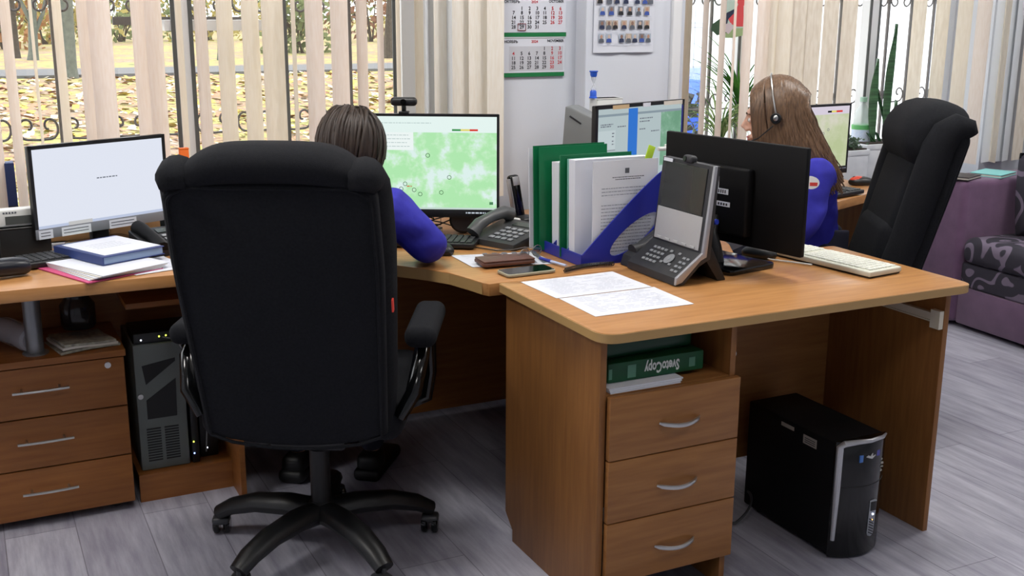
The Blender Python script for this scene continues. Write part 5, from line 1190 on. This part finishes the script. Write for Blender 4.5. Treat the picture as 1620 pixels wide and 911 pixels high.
obj('backrest', MB().bb(.60, .76, -1.2, 1.0, .20, .80, .04, 4), PURP, so)
obj('armrest', MB().bb(-.02, .76, .80, 1.05, .02, .70, .03, 4), PURP, so)
for x in (.05, .66):
    for y in (-1.1, .98): obj('foot', MB().cyl((x, y, .012), .025, .024, 12), BLACKP, so)
cp = thing('cushion', 'square dark damask cushion leaning on the sofa back', 'cushion', (4.58, 3.50, .438), math.radians(-30))
def pil(s, v, sg): 
    a, b = 2*s-1, 2*v-1; e = (1-a**4)*(1-b**4); k = 1-.06*(1-abs(a)**2)*0; return ((a*.20*(1-.05*b*b)), sg*.062*e**.5, .20+b*.20*(1-.05*a*a))
mb = MB().sheet(lambda s, v: pil(s, v, -1), 14, 14).sheet(lambda s, v: pil(s, v, 1), 14, 14); bmesh.ops.remove_doubles(mb.b, verts=mb.b.verts[:], dist=.0004)
bmesh.ops.recalc_face_normals(mb.b, faces=mb.b.faces[:]); bmesh.ops.transform(mb.b, matrix=RX(-.16), verts=mb.b.verts[:]); obj('cover', mb, DAM, cp, ang=80)
pp_ = MB().tube([((.2 if abs(a) > 2 else 0)*0 + x, 0, z) for a, x, z in [(0, -.185, .01), (0, .185, .01), (0, .185, .39), (0, -.185, .39)]], .004, 6, closed=True, M=RX(-.16)); obj('piping', pp_, BLACKF, cp)
ARMZ = .7005
for lab, u, v, m, wd in (('black covered book on the sofa armrest, left of the turquoise one', 1518, 272, mat('black_cover', '#1c1518', .4), .15), ('turquoise book on the sofa armrest', 1572, 268, mat('turquoise_cover', '#7fc7c4', .4), .19)):
    p = at(u, v, 'z', ARMZ); p.y = min(max(p.y, 3.80), 3.86)
    p = Vector((at(u, v, 'y', 3.80).x, 3.80, ARMZ)); t = thing('book', lab, 'book', p, .35)
    obj('cover', MB().bb(-wd/2, wd/2, -.075, .075, 0, .003).bb(-wd/2, wd/2, -.075, .075, .012, .015), m, t, smooth=False); obj('pages', MB().bb(-wd/2+.004, wd/2-.004, -.072, .072, .003, .012), PAPER2, t, smooth=False)
w2o = bpy.data.objects['window_2']; q = at(1551, 225, 'y', 4.33); obj('handle', MB().tube([q + Vector((0, 0, .03)), q + Vector((0, -.004, 0)), q + Vector((-.004, -.004, -.035))], .006, 8).box(tuple(q + Vector((0, .008, .028))), (.02, .012, .05), None, .004), DARKG, w2o)
# ================================================================== PEOPLE
def skin_me(chains, sub=2):
    """chains: list of lists of (x, y, z, r) sharing points by coincidence; the first point is the root"""
    vs, rad, es = [], [], []
    def idx(p):
        for i, q in enumerate(vs):
            if (Vector(q)-Vector(p[:3])).length < 1e-5: return i
        vs.append(tuple(p[:3])); rad.append(p[3]); return len(vs)-1
    for ch in chains:
        ids = [idx(p) for p in ch]
        for a, b in zip(ids, ids[1:]): es.append((a, b))
    me = bpy.data.meshes.new('sk'); me.from_pydata(vs, es, []); o = bpy.data.objects.new('sk', me); COL.objects.link(o)
    md = o.modifiers.new('s', 'SKIN'); md.use_smooth_shade = True
    for i, r in enumerate(rad):
        sv_ = me.skin_vertices[0].data[i]; sv_.radius = (r, r) if not isinstance(r, tuple) else r; sv_.use_root = (i == 0)
    m2 = o.modifiers.new('u', 'SUBSURF'); m2.levels = sub; m2.render_levels = sub
    dg = bpy.context.evaluated_depsgraph_get(); dg.update(); out = bpy.data.meshes.new_from_object(o.evaluated_get(dg)); bpy.data.objects.remove(o)
    return out
def fuse(mb, voxel=.006, smooth=4):
    me = bpy.data.meshes.new('f'); mb.b.to_mesh(me); mb.b.free(); o = bpy.data.objects.new('f', me); COL.objects.link(o)
    r = o.modifiers.new('r', 'REMESH'); r.mode = 'VOXEL'; r.voxel_size = voxel; s = o.modifiers.new('s', 'SMOOTH'); s.iterations = smooth; s.factor = .5
    dg = bpy.context.evaluated_depsgraph_get(); dg.update(); out = bpy.data.meshes.new_from_object(o.evaluated_get(dg)); bpy.data.objects.remove(o)
    b = bmesh.new(); b.from_mesh(out); seen = set(); parts = []              # one continuous surface: the largest shell only
    for v in b.verts:
        if v in seen: continue
        st = [v]; seen.add(v); comp = []
        while st:
            x = st.pop(); comp.append(x)
            for e in x.link_edges:
                y = e.other_vert(x)
                if y not in seen: seen.add(y); st.append(y)
        parts.append(comp)
    parts.sort(key=len)
    for comp in parts[:-1]: bmesh.ops.delete(b, geom=comp, context='VERTS')
    b.to_mesh(out); b.free(); return out
def mesh_in(mb, me, M=None):
    t_ = bmesh.new(); t_.from_mesh(me); bpy.data.meshes.remove(me); bmesh.ops.recalc_face_normals(t_, faces=t_.faces)
    if t_.calc_volume(signed=True) < 0: bmesh.ops.reverse_faces(t_, faces=t_.faces)
    mb.add(t_, M); return mb
def ellipse(r1, r2): return (r1, r2)
def head_mb():
    """head facing +Y, centre at the origin, about .225 high"""
    mb = MB(); t_ = bmesh.new(); bmesh.ops.create_uvsphere(t_, u_segments=40, v_segments=30, radius=1)
    for v in t_.verts:
        x, y, z = v.co; sx_, sy_ = .074, .094
        if z < 0: k = 1-.34*(-z)**1.5; sx_ *= k; 
        yy = y*sy_*(1-.18*max(0, -z)*(1 if y < 0 else .15)); v.co = (x*sx_, yy + (.012*max(0, -z)), z*(.108 if z > 0 else .112))
    mb.add(t_)
    mb.ball((0, .088, -.088), (.022, .018, .018)); mb.ball((0, .086, .022), (.046, .014, .014))                      # chin, brow
    mb.tube([(0, .090, .018), (0, .101, -.004), (0, .114, -.026)], [.008, .010, .0125], 10); mb.ball((.011, .102, -.031), (.009, .009, .007)); mb.ball((-.011, .102, -.031), (.009, .009, .007))
    mb.ball((0, .096, -.056), (.023, .010, .0055)); mb.ball((0, .095, -.065), (.020, .010, .0058))
    for s in (-1, 1):
        mb.ball((s*.045, .066, -.03), (.022, .018, .02)); mb.ball((s*.074, -.006, -.01), (.008, .017, .030)); mb.ball((s*.03, .085, .0), (.014, .008, .008))
    return mb
def hand_chains(w, d, n, L=.09, curl=.5, thumb=1):
    """skin chains of a hand: wrist w, direction d, palm normal n (down)"""
    d = Vector(d).normalized(); n = Vector(n); n = (n - d*n.dot(d)).normalized(); s = d.cross(n); w = Vector(w); ch = []
    palm = w + d*.045
    ch.append([(*w, .021), (*palm, .030)])
    for i, (off, ln) in enumerate(((-.030, .072), (-.010, .080), (.011, .075), (.030, .060))):
        b = w + d*.082 + s*off; p1 = b + (d*math.cos(curl*.5) + n*math.sin(curl*.5))*ln*.45; p2 = p1 + (d*math.cos(curl) + n*math.sin(curl))*ln*.32; p3 = p2 + (d*math.cos(curl*1.5) + n*math.sin(curl*1.5))*ln*.23
        ch.append([(*palm, .030), (*b, .0105), (*p1, .0092), (*p2, .0085), (*p3, .007)])
    tb = w + d*.03 - s*thumb*.032; t1 = tb + (d*.7 - s*thumb*.6 + n*.25).normalized()*.035; t2 = t1 + (d*.9 - s*thumb*.2 + n*.3).normalized()*.028
    ch.append([(*palm, .030), (*tb, .013), (*t1, .0105), (*t2, .008)])
    return ch
def person(label, hip, f, neck, head_c, head_R, shL, elL, wrL, shR, elR, wrR, knees, feet, base, jacket_m):
    t = thing('person', label, 'person', base); hip = Vector(hip); neck = Vector(neck); f = Vector(f).normalized(); rt = Vector((f.y, -f.x, 0))
    V = Vector; shL, elL, wrL, shR, elR, wrR = map(V, (shL, elL, wrL, shR, elR, wrR)); mid = hip.lerp(neck, .45) - f*.02; chest = hip.lerp(neck, .78)
    def arms(g):
        o = []
        for sh, el, wr in ((shL, elL, wrL), (shR, elR, wrR)): o.append([(*chest, .088), (*sh, .060*g), (*sh.lerp(el, .5), .048*g), (*el, .042*g), (*el.lerp(wr, .5), .036*g), (*wr, .027*g)])
        return o
    legs = []
    for sg, kn, ft in ((-1, V(knees[0]), V(feet[0])), (1, V(knees[1]), V(feet[1]))):
        hj = hip + rt*sg*.09; toe = ft + f*.15 + V((0, 0, -.04)); legs.append([(*hip, .080), (*hj, .058), (*hj.lerp(kn, .5), .056), (*kn, .056), (*kn.lerp(ft, .4), .05), (*ft, .038)])
    spine = [(*hip, .085), (*mid, .082), (*chest, .088), (*neck, .055), (*(neck.lerp(V(head_c), .5)), .050)]
    body = MB()
    mesh_in(body, skin_me([spine] + arms(.78), 2)); mesh_in(body, skin_me([[(*hip, .105)] + [(x, y, z, r*(1.25 if i < 2 else 1)) for i, (x, y, z, r) in enumerate(lg[1:])] for lg in legs], 2))
    for wr, el, th in ((wrL, elL, -1), (wrR, elR, 1)): mesh_in(body, skin_me(hand_chains(wr, wr-el, (0, 0, -1), curl=.45, thumb=th), 2))
    HM = Matrix.Translation(head_c) @ head_R
    hb = head_mb(); bmesh.ops.transform(hb.b, matrix=HM, verts=hb.b.verts[:]); me = bpy.data.meshes.new('h'); hb.b.to_mesh(me); hb.b.free(); mesh_in(body, me)
    bmesh.ops.transform(body.b, matrix=WM[t.name].inverted(), verts=body.b.verts[:])
    b_ = obj('body', fuse(body, .0045, 3), SKIN, t, ang=180)
    # jacket
    jk = MB(); ab = [(*(hip - V((0, 0, .05)) + f*.01), .150), (*hip, .145), (*mid, .130), (*chest, .142), (*(neck - V((0, 0, .015))), .070)]
    ja = []
    for sh, el, wr in ((shL, elL, wrL), (shR, elR, wrR)): ja.append([(*chest, .142), (*sh, .075), (*sh.lerp(el, .5), .064), (*el, .058), (*el.lerp(wr, .5), .050), (*wr.lerp(el, .02), .038)])
    mesh_in(jk, skin_me([ab] + ja, 2)); jk.tube([neck + (rt*math.cos(q) + f*math.sin(q)*.9)*.062 + V((0, 0, -.005)) for q in [2*PI*k/20 for k in range(20)]], .017, 8, closed=True)
    bmesh.ops.transform(jk.b, matrix=WM[t.name].inverted(), verts=jk.b.verts[:])
    jme = fuse(jk, .006, 3)
    for v in jme.vertices:                                                      # cloth folds
        p = v.co; k = noise.noise(p*13 + V((3, 1, 7)))*.006 + noise.noise(V((p.x*9, p.y*9, p.z*26)))*.004; v.co = p + v.normal*k
    J = obj('jacket', jme, jacket_m, t, ang=180)
    tr = MB(); legs2 = [[(*hip, .128)] + [(x, y, z, r*(1.5 if i < 2 else 1.2))  for i, (x, y, z, r) in enumerate(lg[1:])] for lg in legs]; mesh_in(tr, skin_me(legs2, 2)); bmesh.ops.transform(tr.b, matrix=WM[t.name].inverted(), verts=tr.b.verts[:]); obj('trousers', fuse(tr, .008, 3), TROUS, t, ang=180)
    for ft in feet:
        ft = V(ft); sm_ = MB(); M = Matrix.Translation((ft.x, ft.y, 0)) @ frame((0, 0, 0), rt, f)
        sm_.box((0, .045, .0225), (.088, .25, .043), M, .018, 4); sm_.box((0, -.02, .055), (.076, .10, .07), M, .025, 4); obj('shoe', sm_, SHOE, t, world=True)
    # eyes and mouth
    for s in (-1, 1):
        e = obj('eye', MB().ball((s*.030, .0865, .000), (.0115, .0085, .0085), 14, HM), mat('eye_white', '#e6e2dc', .2), t, world=True); obj('iris', MB().ball((s*.030, .0935, .0), (.005, .0025, .005), 10, HM), mat('iris_dark', '#2a2a2a', .15), e, world=True)
        obj('eyebrow', MB().tube([HM @ V((s*.014, .0975, .019)), HM @ V((s*.030, .096, .024)), HM @ V((s*.048, .083, .018))], [.002, .0032, .0012], 6), mat('brow_brown', '#4a3526', .9), t, world=True)
    obj('lips', MB().ball((0, .0985, -.056), (.021, .0085, .0045), 14, HM).ball((0, .0975, -.064), (.018, .0085, .005), 14, HM), LIP, t, world=True)
    return t, HM, J

def hair_strip(mb, pts, w, nrm, th=.0016):
    """a lock: flattened tube"""
    n = len(pts); mb.tube(pts, [w*(.6+.4*min(1, k/2))*(1 if k < n-2 else .75-.35*(k-n+2)) for k in range(n)], 5, flat=.55)
rnd = random.Random(31)
# ---- woman at the corner desk, hunched toward the green map monitor
hd = math.radians(38); f1 = (math.sin(hd), math.cos(hd), 0)
hR = RZ(-math.radians(44)) @ RX(-.28)
HC1 = atd(557, 246, 3.27)
p1, HM1, J1 = person('short dark haired person in blue uniform jacket seated in the near chair', (.83, 2.86, .63), f1, (.985, 3.045, .955), HC1, hR,
    (.87, 3.12, .90), (.93, 3.30, .80), (1.07, 3.36, .805), (1.075, 2.93, .920), (1.178, 2.90, .800), (1.225, 3.085, .805),
    ((.85, 3.30, .56), (1.05, 3.20, .56)), ((.88, 3.33, .075), (1.10, 3.24, .075)), (.83, 2.88, 0), JACKET)
HAIR1 = mat('dark_brown_hair', '#38291f', .5, var='#241913', scale=40, stretch=(3, 3, .6))
hm = MB(); t_ = bmesh.new(); bmesh.ops.create_uvsphere(t_, u_segments=32, v_segments=24, radius=1)
for v in t_.verts:
    x, y, z = v.co; v.co = (x*.086, y*.104-.006, z*.118+.012)
kill = [v for v in t_.verts if (v.co.y > .035 and v.co.z < .055) or v.co.z < -.085]
bmesh.ops.delete(t_, geom=kill, context='VERTS'); hm.add(t_, HM1)
for k in range(520):
    th = rnd.uniform(0, 2*PI); crown = Vector((rnd.gauss(0, .012), -.02+rnd.gauss(0, .014), .0))
    dx, dy = math.cos(th), math.sin(th); front = max(0, dy)
    end = math.radians(rnd.uniform(98, 128)) if dy < .35 else math.radians(rnd.uniform(62, 84) + (1-front)*30)
    pts = []
    for i in range(9):
        a = end*i/8; sw = .25*math.sin(a)*(.5 if dx > 0 else -.5)*front
        pts.append(HM1 @ Vector(((math.sin(a)*(dx+sw))*.091 + crown.x*(1-i/8), math.sin(a)*dy*.110 - .006 + crown.y*(1-i/8), math.cos(a)*.124+.012 + rnd.uniform(-.001, .0018))))
    hair_strip(hm, pts, rnd.uniform(.0035, .0065), None)
obj('hair', hm, HAIR1, p1, world=True, ang=80)
# ---- long haired woman at the second workstation
hd = math.radians(-62); f2 = (math.sin(hd), math.cos(hd), 0)
hR2 = RZ(math.radians(47)) @ RX(-.14)
HC2 = atd(1231, 184, 3.66)
p2, HM2, J2 = person('long haired person in blue uniform jacket and headset behind the black monitor', (2.60, 2.985, .63), f2, (2.475, 2.93, .995), HC2, hR2,
    (2.455, 2.79, .960), (2.415, 2.755, .785), (2.215, 2.86, .80), (2.55, 3.07, .96), (2.45, 3.24, .82), (2.27, 3.25, .805),
    ((2.33, 3.02, .56), (2.42, 3.19, .56)), ((2.34, 3.05, .075), (2.42, 3.22, .075)), (2.62, 2.985, 0), JACKET)
HAIR2 = mat('light_brown_hair', '#7d6048', .42, var='#4c3726', scale=45, stretch=(4, 4, .35))
hm = MB(); t_ = bmesh.new(); bmesh.ops.create_uvsphere(t_, u_segments=32, v_segments=24, radius=1)
for v in t_.verts:
    x, y, z = v.co; v.co = (x*.081, y*.099-.006, z*.112+.010)
kill = [v for v in t_.verts if (v.co.y > .045 and v.co.z < .075) or v.co.z < -.07]
bmesh.ops.delete(t_, geom=kill, context='VERTS'); hm.add(t_, HM2)
f2v = Vector(f2); Rt2 = Vector((f2v.y, -f2v.x, 0))
for k in range(680):
    sd = rnd.choice((-1, 1)); q = rnd.uniform(-.96, .70)     # side of the parting; q: position along the parting, back to front
    y0_ = .108*q; rr = math.sqrt(1-q*q); back = (1-q)/2; pts = []; dr = .018*(q > .3) ; a_end = math.radians(96 if q > -.5 else 80)
    for i in range(7):
        a = a_end*i/6; w_ = math.sin(a)
        pts.append(HM2 @ Vector((sd*(.0885*max(rr, .55*w_))*w_, -.004 + y0_*(1-.10*w_) + dr*w_*(1-.3*w_), .011 + .1215*(rr*math.cos(a) + (0 if rr > .6 else (.6-rr)*.35*math.cos(a))) + rnd.uniform(-.0015, .0015))))
    p = pts[-1].copy(); L = (rnd.uniform(.20, .28) if q < .3 else rnd.uniform(.17, .25)); drop = []
    bk = -f2v*(.03+.085*back) + (Rt2*sd*.012)
    for i in range(1, 6):
        s = i/5; drop.append(p + Vector((0, 0, -L*s)) + bk*s**1.1*1.15 + Vector((rnd.uniform(-.004, .004), rnd.uniform(-.004, .004), 0)))
    hair_strip(hm, pts+drop, rnd.uniform(.0035, .006), None)
obj('hair', hm, HAIR2, p2, world=True, ang=80)
# sleeve patch
shp = Vector((2.455, 2.722, .86)); PM = frame(atd(1283, 289, 3.51), (Vector((.75, -.45, 0))), (0, .1, 1))
pa = MB().prism([(.026*math.cos(q), .020*math.sin(q)) for q in [2*PI*k/20 for k in range(20)]], -.012, .002, 'xy', PM); pj = obj('sleeve_patch', pa, mat('patch_white', '#d9d9d9', .8), J2, world=True)
obj('patch_flag', MB().bb(-.004, .020, -.005, .001, .0015, .0026, 0, 1, PM).bb(-.004, .019, -.010, -.005, .0015, .0026, 0, 1, PM), mat('patch_red', '#c23a34', .8), pj, world=True, smooth=False)
obj('patch_emblem', MB().bb(-.020, -.008, -.008, .008, .0015, .0026, 0, 1, PM), mat('patch_orange', '#d07a3a', .8), pj, world=True, smooth=False)
# headset
hs = thing('headset', 'thin steel headset worn over the long brown hair', 'headset', HC2)
obj('headband', MB().tube([HM2 @ Vector((.098*math.sin(a), -.002+.012*math.cos(a), .134*math.cos(a)+.006)) for a in [math.radians(-95+190*k/24) for k in range(25)]], .0028, 8, flat=1), CHROME, hs, world=True)
for s in (-1, 1):
    e = obj('ear_pad', MB().lathe([(.001, -.008), (.015, -.008), (.018, 0), (.015, .009), (.001, .009)], (0, 0, 0), 20, HM2 @ TR(s*.100, .0, .002) @ RY(PI/2)), BLACKP, hs, world=True); obj('hinge', MB().ball((s*.110, 0, .004), (.006, .008, .010), 12, HM2), CHROME, e, world=True)
obj('microphone_boom', MB().tube([HM2 @ Vector((-.105, .01, -.02)), HM2 @ Vector((-.10, .06, -.055)), HM2 @ Vector((-.065, .105, -.07))], [.0022, .002, .004], 8), BLACKP, hs, world=True)
